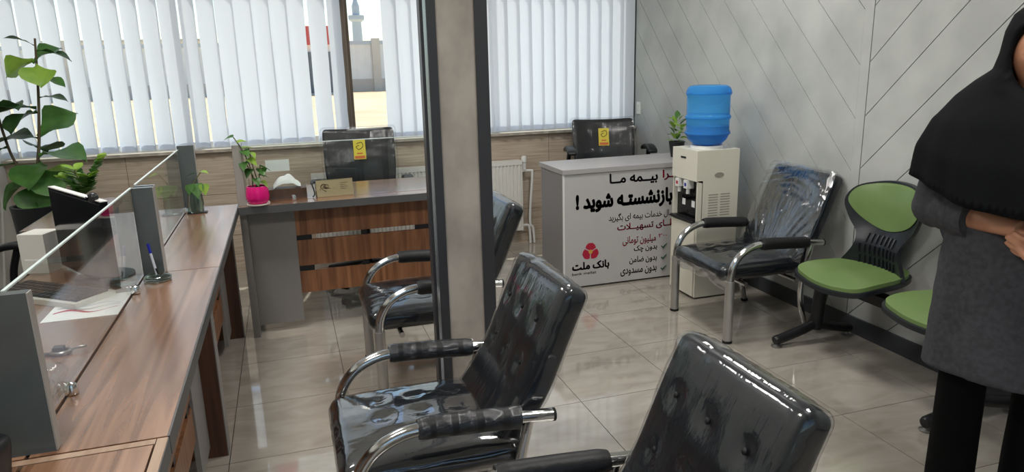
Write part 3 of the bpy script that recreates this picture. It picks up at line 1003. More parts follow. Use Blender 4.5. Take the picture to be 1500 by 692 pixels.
FORMS = {  # isolated, final, initial, medial
 'ا': ('\uFE8D', '\uFE8E', None, None), 'ب': ('\uFE8F', '\uFE90', '\uFE91', '\uFE92'), 'ت': ('\uFE95', '\uFE96', '\uFE97', '\uFE98'),
 'چ': ('\uFB7A', '\uFB7B', '\uFB7C', '\uFB7D'), 'خ': ('\uFEA5', '\uFEA6', '\uFEA7', '\uFEA8'), 'د': ('\uFEA9', '\uFEAA', None, None),
 'ر': ('\uFEAD', '\uFEAE', None, None), 'ز': ('\uFEAF', '\uFEB0', None, None), 'س': ('\uFEB1', '\uFEB2', '\uFEB3', '\uFEB4'),
 'ش': ('\uFEB5', '\uFEB6', '\uFEB7', '\uFEB8'), 'ض': ('\uFEBD', '\uFEBE', '\uFEBF', '\uFEC0'), 'ط': ('\uFEC1', '\uFEC2', '\uFEC3', '\uFEC4'),
 'ع': ('\uFEC9', '\uFECA', '\uFECB', '\uFECC'), 'ک': ('\uFB8E', '\uFB8F', '\uFB90', '\uFB91'), 'گ': ('\uFB92', '\uFB93', '\uFB94', '\uFB95'),
 'ل': ('\uFEDD', '\uFEDE', '\uFEDF', '\uFEE0'), 'م': ('\uFEE1', '\uFEE2', '\uFEE3', '\uFEE4'), 'ن': ('\uFEE5', '\uFEE6', '\uFEE7', '\uFEE8'),
 'ه': ('\uFEE9', '\uFEEA', '\uFEEB', '\uFEEC'), 'و': ('\uFEED', '\uFEEE', None, None), 'ی': ('\uFBFC', '\uFBFD', '\uFBFE', '\uFBFF'),
 'ـ': ('\u0640', '\u0640', '\u0640', '\u0640')}
def shape(s):
    out = []
    for i, ch in enumerate(s):
        if ch not in FORMS:
            out.append(ch); continue
        pv = i > 0 and s[i - 1] in FORMS and FORMS[s[i - 1]][2] is not None
        nx = i + 1 < len(s) and s[i + 1] in FORMS and FORMS[ch][2] is not None
        out.append(FORMS[ch][(3 if nx else 1) if pv else (2 if nx else 0)])
    r = ''.join(reversed(out))
    return r.replace('\uFE8E\uFEDF', '\uFEFB').replace('\uFE8E\uFEE0', '\uFEFC')

# ------------------------------------------------------------------ lettered counter box
t = thing('counter_box', 'grey counter box with red and black lettering beside the water cooler', 'counter', (1.675, 4.22, 0))
BW, BD, BH = 1.06, .44, .81
obj('body', bx(.006, BW, .012, BD, .012, BH - .03), 'box_grey', t)
obj('plinth', bx(.02, BW, .03, BD - .02, 0, .012), 'black_plastic', t)
obj('top', bx(-.008, BW + .005, -.006, BD + .008, BH - .03, BH), 'box_top', t, bevel=.003)
sh = obj('printed_sheet', bx(.0, BW, .002, .012, .012, BH - .034), 'banner', t)
obj('corner_trim', bx(-.004, .006, .0, .014, .012, BH - .032), 'white_plastic', t)
def write(body, m, xr, z0, xl, h, bold=0.0, latin=False):
    """fit the shaped line so that it spans xl..xr with height h above z0 (box coordinates)"""
    bm = text_bm(body if latin else shape(body), .1, bold)
    xs_ = [v.co.x for v in bm.verts]; ys_ = [v.co.y for v in bm.verts]
    a, b = min(xs_), max(xs_); c, d = min(ys_), max(ys_)
    for v in bm.verts:
        x, y, z = v.co
        v.co = (xl + (x - a) / (b - a) * (xr - xl), .0012, z0 + (y - c) / (d - c) * h)
    return obj('lettering', bm, m, sh)
write('بیــمه مــا', 'ink_black', .684, .680, .325, .084, .0034)
write('چــرا', 'ink_red', .875, .688, .719, .076, .0028)
write('بازنشستـه شوید !', 'ink_black', .80, .512, .085, .132, .0052)
write('سال خدمات بیمه ای بگیرید', 'ink_black', .815, .432, .323, .062, .0014)
write('اعطــای تسهیــلات', 'ink_red', .875, .360, .386, .060, .0026)
write('میلیون تومانی', 'ink_red', .681, .260, .427, .066, .002)
write('۲۰۰', 'ink_red', .766, .296, .700, .026, .0008, True)
for k, s in enumerate(('بدون چک', 'بدون ضامن', 'بدون مسدودی')):
    z = (.203, .124, .044)[k]
    write(s, 'ink_black', .691, z, (.513, .480, .414)[k], (.052, .056, .056)[k], .0022)
    z = (.217, .138, .059)[k]
    bm = tube(B(), [(.724, .001, z + .016), (.735, .001, z + .002), (.766, .001, z + .031)], [.004, .006, .002], 6)
    obj('check_mark', bm, 'ink_green', sh)
write('بانک ملت', 'ink_black', .33, .113, .057, .068, .0045)
write('bank mellat', 'ink_black', .233, .092, .057, .018, .0012, True)
# emblem: three red lobes turned about a gold disc
for k in range(3):
    a0 = R90 + k * 2 * PI / 3
    pts = []
    for (r, da) in ((.019, -.95), (.047, -.99), (.055, -.62), (.062, -.25), (.062, .25), (.055, .62), (.047, .90), (.019, .82)):
        pts.append((.191 + r * math.cos(a0 + da), .247 + r * math.sin(a0 + da)))
    bm = B()
    a = [bm.verts.new((x, .0006, z)) for x, z in pts]; b = [bm.verts.new((x, .003, z)) for x, z in pts]
    bm.faces.new(a); bm.faces.new(b[::-1])
    for i in range(len(pts)): bm.faces.new((a[i], a[(i + 1) % len(pts)], b[(i + 1) % len(pts)], b[i]))
    obj('emblem_lobe', bm, 'ink_red', sh)
obj('emblem_disc', tube(B(), [(.191, .003, .247), (.191, .0003, .247)], .0145, 20), 'ink_gold', sh)

# ------------------------------------------------------------------ water cooler
t = thing('water_cooler', 'cream floor standing water cooler with black tap recess', 'water cooler', (2.365, 3.735, 0))
CW, CD = .285, .29                             # along x, along y
obj('cabinet', bx(.0, CW, 0, CD, .012, .50), 'cooler_cream', t, bevel=.016, seg=3, smooth=True)
obj('lower_door', bx(-.012, .004, .008, CD - .008, .02, .485), 'cooler_cream', t, bevel=.006)
pf_ = [(-.012, .945), (-.012, .757), (.028, .747), (.028, .50), (CW, .50), (CW, .945)]
bm = B()
a_ = [bm.verts.new((x, 0, z)) for x, z in pf_]; b_ = [bm.verts.new((x, CD, z)) for x, z in pf_]
bm.faces.new(a_); bm.faces.new(b_[::-1])
for i in range(6): bm.faces.new((a_[i], a_[(i + 1) % 6], b_[(i + 1) % 6], b_[i]))
up = obj('upper_housing', bm, 'cooler_cream', t, bevel=.012, seg=3, smooth=True, angle=50)
obj('side_cheek', bx(-.004, .032, .0, .012, .50, .76), 'cooler_cream', t)
obj('side_cheek', bx(-.004, .032, CD - .012, CD, .50, .76), 'cooler_cream', t)
obj('recess_back', bx(.026, .031, .012, CD - .012, .505, .756), 'black_gloss', t)
tr = obj('drip_tray', bx(-.022, .03, .008, CD - .008, .492, .510), 'black_plastic', t, bevel=.004)
for k in range(6):
    obj('tray_slot', bx(-.014, .022, .04 + k * .036, .052 + k * .036, .5095, .5115), 'rubber', tr)
for y, k in ((.215, 'ink_red'), (.115, 'pen_blue')):
    tp = obj('tap', bx(-.02, .026, y - .022, y + .022, .70, .752), 'white_plastic', t, bevel=.005)
    obj('spout', tube(B(), [(.0, y, .70), (.0, y, .665)], .012, 10), 'white_plastic', tp, smooth=True)
    obj('tap_mark', bx(-.0215, -.019, y - .010, y + .010, .715, .735), k, tp)
for y in (.09, .20):
    obj('sticker', bx(.0245, .0262, y - .018, y + .018, .58, .62), 'paper', t)
obj('badge', bx(-.0135, -.0115, .13, .19, .885, .897), 'ink_black', t)
for c in range(2):
    for r in range(9):
        obj('vent_slot', bx(.075 + c * .085, .142 + c * .085, -.0012, .003, .535 + r * .0165, .5405 + r * .0165), 'cooler_shadow', up)
obj('side_grip', lathe(B(), [(.03, -.0008), (.03, .002)], 20), 'cooler_shadow', up, loc=(.145, 0, .79), rot=(R90, 0, 0)).scale = (1.1, .55, 1)
obj('panel_line', bx(.035, CW - .01, -.0010, .002, .499, .503), 'cooler_shadow', t)
for x in (.03, .25):
    for y in (.03, .26):
        obj('foot', tube(B(), [(x, y, 0), (x, y, .014)], .014, 10), 'rubber', t)
obj('bottle_collar', lathe(B(), [(.10, .943), (.104, .945), (.099, .962), (.092, .962)], 28, .142, .145), 'white_plastic', t, smooth=True)
t = thing('water_bottle', 'blue ribbed water bottle upside down on the cooler', 'bottle', (2.365 + .142, 3.735 + .145, .962))
pf = [(.045, .0), (.088, .006), (.118, .036), (.134, .07), (.137, .085), (.131, .093), (.131, .155), (.137, .165), (.138, .180), (.131, .19), (.131, .30), (.137, .31), (.137, .332), (.128, .352), (.115, .362), (.105, .366), (.09, .362), (.02, .352)]
obj('shell', lathe(B(), pf, 40), 'bottle_blue', t, smooth=True, angle=60)
obj('water', lathe(B(), [(.04, .004), (.08, .016), (.112, .043), (.127, .072), (.125, .12), (.03, .121)], 36), 'water_blue', t, smooth=True)
for z in (.075, .172, .32):
    obj('rib', lathe(B(), [(.134, z - .008), (.1395, z - .004), (.1395, z + .004), (.134, z + .008)], 40, cap=False), 'bottle_blue', t, smooth=True)

# ------------------------------------------------------------------ bench seats
t = thing('waiting_bench', 'black beam bench with green padded seats along the panelled wall', 'bench', (0, 0, 0))
obj('beam', bx(2.615, 2.685, 1.86, 3.0, .315, .365), 'black_plastic', t, bevel=.005)
for yl in (2.92, 1.985):
    l = obj('leg', tube(B(), curve_pts([(2.63, yl, .33), (2.61, yl, .2), (2.60, yl, .07)], 4), [.038, .038, .036, .035, .034, .033, .033, .033, .032], 12), 'black_plastic', t, smooth=True)
    obj('foot_bar', tube(B(), curve_pts([(2.345, yl, .035), (2.42, yl, .05), (2.52, yl, .075), (2.60, yl, .095), (2.70, yl, .07), (2.83, yl, .04)], 5), [.022] + [.026] * 24 + [.022], 10), 'black_plastic', l, smooth=True)
    for xx in (2.36, 2.81):
        obj('glide', lathe(B(), [(.026, 0), (.028, .006), (.012, .012), (.008, .035)], 16, xx, yl), 'steel_foot', l, smooth=True)
def bench_seat(yc):
    so = smooth_closed([(-.215, -.17), (-.12, -.205), (.0, -.215), (.12, -.205), (.215, -.17), (.225, -.04), (.19, .12), (.13, .20), (0, .215), (-.13, .20), (-.19, .12), (-.225, -.04)])
    def zs(u, v):
        return .018 * (u / .22) ** 2 - .02 * max(0, -v / .2) ** 2 + .02 * max(0, v / .2) ** 2
    def seat_fn(lo, hi, grow):
        def fn(u, v, s, top):
            z = zs(u, v) + ((hi + .014 * (1 - s * s)) if top else lo - (.0 if s > .8 else .006))
            return (2.62 + v * grow, yc + u * grow, .425 + z)
        return fn
    sh_ = obj('seat_shell', dome(so, 5, seat_fn(-.030, -.008, 1.03)), 'shell_black', t, smooth=True, angle=60)
    obj('seat_pad', dome(so, 8, seat_fn(-.008, .012, .98)), 'green_pad', sh_, smooth=True, angle=70)
    # back: u across, v up from .44 to .86
    def xb(u, v):
        return 2.775 + .07 * ((v - .45) / .4) - .075 * (u / .22) ** 2 - .03 * math.exp(-((v - .55) / .07) ** 2)
    bo = smooth_closed([(-.235, .76), (-.20, .835), (-.10, .87), (0, .878), (.10, .87), (.20, .835), (.235, .76), (.20, .67), (.145, .60), (.14, .54), (.19, .46), (.20, .425), (0, .415), (-.20, .425), (-.19, .46), (-.14, .54), (-.145, .60), (-.20, .67)], 4)
    def back_fn(u, v, s, top):
        return (xb(u, v) + (-.010 if top else .014), yc + u, v)
    bs = obj('back_shell', dome(bo, 8, back_fn), 'shell_black', t, smooth=True, angle=60)
    po = smooth_closed([(-.218, .765), (-.19, .83), (-.10, .86), (0, .867), (.10, .86), (.19, .83), (.218, .765), (.17, .70), (.09, .655), (0, .637), (-.09, .655), (-.17, .70)], 5)
    def pad_fn(u, v, s, top):
        return (xb(u, v) - (.016 + .016 * (1 - s * s) if top else .008), yc + u, v)
    obj('back_pad', dome(po, 8, pad_fn), 'green_pad', bs, smooth=True, angle=70)
    for row in (.475, .535, .59):
        for k in range(9):
            u = -.108 + k * .027
            if row == .59 and abs(u) > .1: continue
            obj('rib', tube(B(), [(xb(u, row - .02) - .013, yc + u, row - .022), (xb(u, row) - .015, yc + u, row), (xb(u, row + .02) - .013, yc + u, row + .022)], .006, 6), 'shell_black', bs, smooth=True)
    obj('arm_bolt', tube(B(), [(2.70, yc - .07, .385), (2.70, yc + .07, .385)], .02, 10), 'black_plastic', bs, smooth=True)
bench_seat(2.70)
bench_seat(2.13)

# ------------------------------------------------------------------ plants
def leaf_bm(L, Wd, curl=.3, fold=.25, kind='oval', wave=.0):
    bm = B(); nU, nV = 8, 4
    gr = []
    for i in range(nU + 1):
        s = i / nU
        if kind == 'heart': w = math.sin(PI * min(1, s * .9 + .1) ** .62) * (1 - s) ** .25 if s < 1 else 0
        elif kind == 'fiddle': w = (math.sin(PI * s ** 1.5) * .9 + .22 * math.sin(PI * s)) if 0 < s < 1 else 0
        else: w = math.sin(PI * s ** .8) if 0 < s < 1 else 0
        w = max(w, .02)
        row = []
        for j in range(nV + 1):
            q = j / nV * 2 - 1
            x = L * (s - curl * .25 * s * s)
            z = -curl * L * s * s * .8 + abs(q) * w * Wd * fold * .5 + wave * math.sin(s * 9 + q * 2) * abs(q) * Wd
            row.append(bm.verts.new((x, q * w * Wd / 2, z)))
        gr.append(row)
    for i in range(nU):
        for j in range(nV):
            bm.faces.new((gr[i][j], gr[i][j + 1], gr[i + 1][j + 1], gr[i + 1][j]))
    return bm
def put_leaf(parent, pos, az, pitch, roll, L, Wd, m, **k):
    return obj('leaf', leaf_bm(L, Wd, **k), m, parent, smooth=True, angle=180, loc=pos, rot=Matrix.Rotation(az, 4, 'Z').to_euler() if False else (roll, -pitch, az))

# large potted fig by the window corner
t = thing('potted_fig', 'tall fiddle leaf plant in black pot at the left window corner', 'potted plant', (-1.485, 4.95, 0))
obj('pot', lathe(B(), [(.10, 0), (.115, .01), (.15, .68), (.155, .72), (.135, .72), (.13, .69)], 28), 'pot_black', t, smooth=True)
obj('soil', lathe(B(), [(.128, .68), (.05, .69)], 20), 'soil', t)
st = [(0, 0, .68), (.03, 0, .95), (.06, .0, 1.10), (.095, .01, 1.35), (.12, 0, 1.55), (.135, 0, 1.70)]
obj('stem', tube(B(), curve_pts(st, 5), [.011 - .0002 * k for k in range(26)], 8), 'bark', t, smooth=True)
obj('stem', tube(B(), curve_pts([(0, 0, .68), (-.05, .0, .88), (-.10, 0, 1.05), (-.13, 0, 1.30)], 5), .008, 8), 'bark', t, smooth=True)
FL = [ # x, y, z, azimuth, pitch, roll, L, W, mat
 (.10, 0, 1.56, .2, .75, .4, .19, .15, 'leaf'), (.13, 0, 1.63, -.1, -.05, .0, .20, .10, 'leaf_dark'), (.125, 0, 1.66, 2.8, .55, .3, .18, .05, 'leaf_dark'),
 (.11, 0, 1.58, 3.4, -.35, .6, .19, .15, 'leaf_light'), (.12, -.01, 1.55, -1.3, -.6, .0, .17, .15, 'leaf_light'), (.13, 0, 1.48, -.4, -.15, .2, .16, .07, 'leaf'),
 (.10, 0, 1.36, -.2, .12, .1, .17, .08, 'leaf_dark'), (.08, 0, 1.30, 3.2, .15, .2, .24, .17, 'leaf_dark'), (.085, -.02, 1.28, -2.2, -.2, .2, .24, .19, 'leaf_dark'),
 (.06, 0, 1.13, .15, .75, .7, .27, .20, 'leaf'), (.06, 0, 1.12, 3.0, .2, -.2, .25, .17, 'leaf_dark'), (.05, -.02, 1.02, -.35, .15, .1, .30, .22, 'leaf'),
 (.05, 0, .98, -1.8, -.3, .1, .25, .19, 'leaf'), (.03, -.02, .94, -.9, -.5, .3, .25, .17, 'leaf'), (.02, 0, .92, .3, -.25, .4, .25, .18, 'leaf_light'),
 (.0, -.02, .86, -1.4, -.75, .1, .22, .17, 'leaf'), (-.02, 0, .88, 3.6, -.5, .0, .24, .18, 'leaf'), (-.12, 0, 1.27, 2.6, .5, .3, .22, .17, 'leaf_dark'),
 (-.12, -.01, 1.22, -1.9, -.1, .3, .24, .18, 'leaf_dark'), (-.10, 0, 1.08, -2.6, -.25, .0, .26, .19, 'leaf'), (-.07, 0, .98, 3.3, -.05, .2, .28, .12, 'leaf'),
 (-.13, 0, 1.30, -.7, .3, .0, .20, .15, 'leaf_dark'), (.02, -.03, .80, -.7, -.9, .2, .22, .16, 'leaf'), (.04, .03, 1.06, 1.6, .1, .1, .25, .18, 'leaf_dark')]
for x, y, z, az, pi_, ro, L, Wd, m in FL:
    put_leaf(t, (x, y, z), az, pi_, ro, L, Wd * 1.15, m, kind='fiddle', curl=.35, fold=.3, wave=.06)

def round_pot(t, r, h, m, saucer=True):
    obj('pot', lathe(B(), [(r * .62, .006), (r * .9, .02), (r, h * .45), (r * .93, h * .82), (r * .86, h), (r * .78, h), (r * .78, h * .9)], 28), m, t, smooth=True)
    obj('soil', lathe(B(), [(r * .78, h * .9), (.01, h * .93)], 20), 'soil', t)
    if saucer: obj('saucer', lathe(B(), [(r * .75, 0), (r * .98, .004), (r * 1.0, .012), (r * .9, .010)], 28), 'pot_saucer', t, smooth=True)
# zz plant on the side desk
t = thing('potted_plant', 'glossy upright plant in magenta pot on the small side desk', 'potted plant', (-1.03, 4.13, .772))
round_pot(t, .055, .10, 'pot_pink')
for s, (dx, dy, hh) in enumerate(((.10, .0, .20), (-.03, .03, .15), (.04, -.05, .12), (-.08, .0, .11))):
    pts = curve_pts([(0, 0, .09), (dx * .3, dy * .3, .09 + hh * .45), (dx, dy, .09 + hh)], 6)
    obj('stem', tube(B(), pts, .004, 6), 'stem', t, smooth=True)
    for k in range(3, 13):
        p = pts[min(k, 12)]
        for sd in (-1, 1):
            put_leaf(t, p, math.atan2(dy, dx) + sd * 1.1 + random.uniform(-.3, .3), .55, random.uniform(-.4, .4), .070, .044, 'leaf' if k < 11 else 'leaf_light', curl=.15, fold=.25)
# pothos in pink pot on the middle desk
t = thing('potted_pothos', 'trailing heart leaf plant in shiny magenta pot on the middle desk', 'potted plant', (-.182, 4.058, .771))
round_pot(t, .062, .105, 'pot_pink')
for s, P in enumerate(([(0, 0, .1), (-.02, -.01, .2), (-.05, -.01, .30), (-.09, 0, .375)], [(0, 0, .1), (.02, 0, .16), (.03, -.01, .22)], [(0, 0, .1), (-.02, 0, .18), (-.045, 0, .24)], [(0, 0, .1), (-.01, .01, .22), (-.02, .01, .31)])):
    P[0] = (P[0][0] + .012 * s - .02, 0, .09)
    obj('stem', tube(B(), curve_pts(P, 6), .003, 6), 'stem', t, smooth=True)
for x, y, z, az, pi_, L, m in ((-.09, 0, .375, 2.9, -.1, .055, 'leaf'), (-.075, -.01, .345, -.2, .3, .05, 'leaf_light'), (-.05, -.01, .30, -1.0, -.3, .06, 'leaf'), (-.05, 0, .31, .4, .2, .06, 'leaf_light'),
      (-.03, -.01, .255, -.6, -.4, .065, 'leaf_light'), (.03, -.01, .21, -.2, -.25, .06, 'leaf'), (.02, -.02, .165, -.3, -.1, .055, 'leaf_dark'), (-.045, 0, .24, -1.8, -.5, .065, 'leaf'),
      (-.02, .01, .29, -.9, -.35, .06, 'leaf_light'), (.03, 0, .20, -1.3, -.5, .06, 'leaf'), (-.02, -.01, .20, -2.2, -.6, .06, 'leaf_dark'), (0, -.02, .15, -1.2, -.7, .05, 'leaf'), (.025, -.01, .13, -.5, -.5, .05, 'leaf_light')):
    put_leaf(t, (x, y, z), az, pi_, random.uniform(-.3, .3), L * 1.15, L * 1.0, m, kind='heart', curl=.3, fold=.25)
# heart leaves in a clear vase at the far divider
t = thing('vase_cutting', 'heart leaved cutting in a clear vase by the far divider on the counter', 'potted plant', (-.484, 3.965, .771))
obj('vase', lathe(B(), [(.030, 0), (.036, .012), (.040, .05), (.036, .09), (.030, .11), (.026, .108), (.033, .05), (.028, .01)], 24), 'thick_glass', t, smooth=True)
obj('vase_base', bx(-.045, .05, -.022, .022, -.0005, .004), 'black_plastic', t)
for P in ([(0, 0, .01), (.005, 0, .09), (.0, -.01, .15), (.04, 0, .21)], [(0, 0, .01), (.0, 0, .1), (.012, -.01, .15)], [(0, 0, .01), (.01, 0, .1), (.045, -.01, .145)]):
    obj('stem', tube(B(), curve_pts(P, 6), .0028, 6), 'stem', t, smooth=True)
for x, y, z, az, pi_, L, m in ((.012, -.012, .155, -1.4, -1.1, .085, 'leaf'), (.045, -.012, .15, -1.0, -1.2, .065, 'leaf_light'), (.04, 0, .215, -.6, -.1, .055, 'leaf_light'), (.01, 0, .205, 3.0, -.2, .05, 'leaf_dark'), (-.012, -.012, .15, -2.0, -1.0, .06, 'leaf')):
    put_leaf(t, (x, y, z), az, pi_, 0, L, L * .95, m, kind='heart', curl=.12, fold=.2)
# plant on the counter box behind the cooler
t = thing('potted_plant', 'small green plant in dark pot behind the water cooler', 'potted plant', (2.63, 4.45, .811))
obj('pot', lathe(B(), [(.04, 0), (.055, .10), (.058, .11), (.048, .11), (.046, .1)], 20), 'pot_black', t, smooth=True)
obj('soil', lathe(B(), [(.046, .1), (.01, .102)], 16), 'soil', t)
for k in range(26):
    an = k * 2.4; el = .2 + (k % 5) * .25
    put_leaf(t, (.02 * math.cos(an), .02 * math.sin(an), .10 + .007 * k), an, el, random.uniform(-.4, .4), .075, .042, 'leaf_light' if k % 3 else 'leaf', curl=.4, fold=.2)

# ------------------------------------------------------------------ things on the desks
Z = .7705
t = thing('monitor', 'black flat monitor behind the glass screen beside the keyboard', 'monitor', (-.735, 2.80, Z), math.radians(-59))
# local: x along the screen, +y away from the clerk
obj('bezel', bx(-.26, .26, 0, .022, .015, .315), 'black_gloss', t, bevel=.004)
obj('screen', bx(-.25, .25, -.0015, .001, .03, .305), 'screen', t)
obj('top_cover', bx(-.26, .26, .0, .022, .315, .3185), 'white_plastic', t)
obj('back_shell', bx(-.17, .17, .022, .05, .06, .27), 'black_plastic', t, bevel=.012)
obj('neck', bx(-.03, .03, .04, .062, .005, .18), 'black_plastic', t, bevel=.004)
obj('foot', lathe(B(), [(.10, 0), (.10, .006), (.05, .012)], 28, 0, .06), 'black_plastic', t)
w_ = obj('webcam', ico(B(), (.20, .0, .325), .018, 2), 'black_plastic', t, smooth=True)
obj('lens', tube(B(), [(.20, -.016, .325), (.20, -.02, .325)], .007, 12), 'black_gloss', w_)

t = thing('keyboard', 'grey keyboard with black keys in front of the monitor', 'keyboard', (-.80, 2.63, Z), math.radians(-38))
obj('body', bx(-.20, .20, -.075, .075, 0, .018), 'case_white', t, bevel=.005)
bm = B()
for r in range(5):
    for k in range(15):
        x = -.19 + k * .0253; y = -.058 + r * .0245
        box(bm, x, x + .021, y, y + .02, .018, .025)
kk = obj('keys', bm, 'key_grey', t); kk['kind'] = 'stuff'
t = thing('document_case', 'cream plastic document holder standing left of the monitor', 'holder', (-.925, 3.02, Z), math.radians(-20))
obj('body', bx(-.05, .05, -.05, .05, 0, .15), 'case_white', t, bevel=.006)
obj('slot', bx(-.035, .035, -.0515, -.049, .05, .056), 'paper', t)
t = thing('paper_box', 'white carton by the pink pot on the side desk', 'box', (-1.13, 4.24, .772), math.radians(8))
obj('carton', bx(-.07, .07, -.05, .05, 0, .085), 'paper', t, bevel=.002)
obj('flap', bx(-.07, .07, -.05, .0, .0855, .0865), 'paper', t)

t = thing('flyer', 'white printed flyer with red waves lying on the counter behind glass', 'flyer', (-.655, 2.465, Z))
obj('sheet', bx(-.105, .105, -.12, .12, 0, .0012), 'paper', t)
for k in range(3):
    pts = [(-.09 + .18 * i / 14, -.05 + .03 * k + .018 * math.sin(i * .55 + k), .0014) for i in range(15)]
    bm = B()
    a = [bm.verts.new(p) for p in pts]; b = [bm.verts.new((p[0], p[1] + .012 + .008 * math.sin(i * .4), p[2])) for i, p in enumerate(pts)]
    for i in range(14): bm.faces.new((a[i], a[i + 1], b[i + 1], b[i]))
    obj('printed_wave', bm, ('ink_red', 'box_top', 'far_grey')[k], t)
t = thing('key_lanyard', 'grey strap with metal clip on the counter behind glass', 'lanyard', (-.64, 2.05, Z))
obj('strap', bx(-.10, .0, -.008, .008, 0, .006), 'cable', t, bevel=.002)
obj('clip', tube(B(), [(.012 + .022 * math.cos(a), .018 * math.sin(a), .008) for a in [k * 2 * PI / 20 for k in range(21)]], .005, 8), 'steel_foot', t, smooth=True)
obj('hook', tube(B(), curve_pts([(.034, 0, .008), (.055, .004, .012), (.068, .012, .01), (.062, .02, .01)], 5), .004, 8), 'steel_foot', t, smooth=True)
obj('swivel', bx(-.005, .02, -.012, .012, .004, .022), 'cable', t, bevel=.004)
t = thing('plastic_bag', 'crumpled clear plastic bag by the near divider', 'bag', (-.605, 1.80, Z))
obj('film', rbox(.085, .15, .045, .02, 12, lambda c: c * (1 + .35 * noise.noise(c * 30)) + Vector((0, 0, .026))), 'film_crumpled', t, smooth=True, angle=180)

t = thing('pen_stand', 'round clear glass pen stand with a blue capped pen at the middle divider', 'pen stand', (-.488, 2.70, Z))
obj('base', lathe(B(), [(.040, 0), (.046, .004), (.046, .014), (.036, .022), (.012, .024)], 28), 'thick_glass', t, smooth=True)
p = obj('pen', tube(B(), [(.0, 0, .02), (-.012, .006, .10)], .0045, 8), 'pen_clear', t, smooth=True)
obj('pen_cap', tube(B(), [(-.012, .006, .10), (-.017, .009, .135)], [.0055, .005], 8), 'pen_blue', p, smooth=True)
obj('pen_tip', tube(B(), [(.0035, -.0015, .018), (.0, 0, .045)], [.002, .0048], 8), 'black_plastic', p, smooth=True)

t = thing('card_terminal', 'black device at the lower left corner beside the near divider', 'device', (-.60, 1.33, Z), math.radians(-12))
obj('body', rbox(.11, .16, .09, .02, 8, lambda c: Vector((c.x, c.y + c.z * .3, c.z + .05))), 'black_plastic', t, smooth=True, angle=180)
obj('foot', bx(-.05, .05, -.07, .07, 0, .008), 'rubber', t)
obj('handset', tube(B(), curve_pts([(.02, -.08, .10), (.03, 0, .125), (.02, .08, .11)], 5), .016, 10), 'black_gloss', t, smooth=True)

t = thing('tissue_box', 'dark wooden tissue box with white tissue on the middle desk', 'tissue box', (-.025, 4.245, Z))
obj('box', bx(-.105, .105, -.055, .055, 0, .055), 'wood_dark', t, bevel=.003)
bm = B(); gr = []
for i in range(9):
    row = []
    for j in range(13):
        u = (j / 12 - .5) * .15; v = (i / 8 - .5) * .08
        h = .075 * max(0, 1 - (u / .085) ** 2) * max(0, 1 - (v / .05) ** 2) + .012 * noise.noise(Vector((u * 30, v * 30, 0)))
        row.append(bm.verts.new((u, v, .056 + max(0, h))))
    gr.append(row)
for i in range(8):
    for j in range(12): bm.faces.new((gr[i][j], gr[i][j + 1], gr[i + 1][j + 1], gr[i + 1][j]))
obj('tissue', bm, 'paper', t)

t = thing('desk_calendar', 'tan tent calendar with spiral top on the middle desk', 'calendar', (.235, 4.20, Z), math.radians(6))
bm = B()
for s in (-1, 1):
    vs = [bm.verts.new(p) for p in ((-.105, s * .035, 0), (.105, s * .035, 0), (.105, s * .003, .09), (-.105, s * .003, .09))]
    bm.faces.new(vs)
    vs2 = [bm.verts.new((v.co.x, v.co.y + s * .0025, v.co.z)) for v in vs]
    bm.faces.new(vs2)
    for i in range(4): bm.faces.new((vs[i], vs[(i + 1) % 4], vs2[(i + 1) % 4], vs2[i]))
sp = obj('cover', bm, 'paper_tan', t)
for k in range(22):
    x = -.095 + k * .009
    obj('ring', tube(B(), [(x, .006 * math.cos(a), .09 + .006 * math.sin(a)) for a in [q * 2 * PI / 8 for q in range(9)]], .0008, 4), 'black_plastic', t)
import cmath
fy = lambda z: -.0385 + .032 * z / .09 - .001
for k in range(4):
    pts = []
    for i in range(16):
        a = i * .42 + k * 1.7
        x = -.055 + (.012 + .018 * math.sin(a * 1.3 + k)) * math.cos(a) ; z = .045 + (.012 + .016 * math.cos(a * .7)) * math.sin(a)
        pts.append((x, fy(z), z))
    obj('drawing', tube(B(), pts, .0012, 4), 'ink_brown', sp)
for k in range(4):
    z = .07 - k * .011
    obj('printed_line', tube(B(), [(.03, fy(z), z), (.075 - .01 * (k % 2), fy(z), z)], .0008, 4), 'ink_brown', sp)
obj('cord', tube(B(), curve_pts([(-.105, -.005, .085), (-.125, -.01, .075), (-.12, -.02, .045), (-.118, -.03, .02), (-.13, -.04, .004)], 6), .004, 6), 'black_plastic', t, smooth=True)

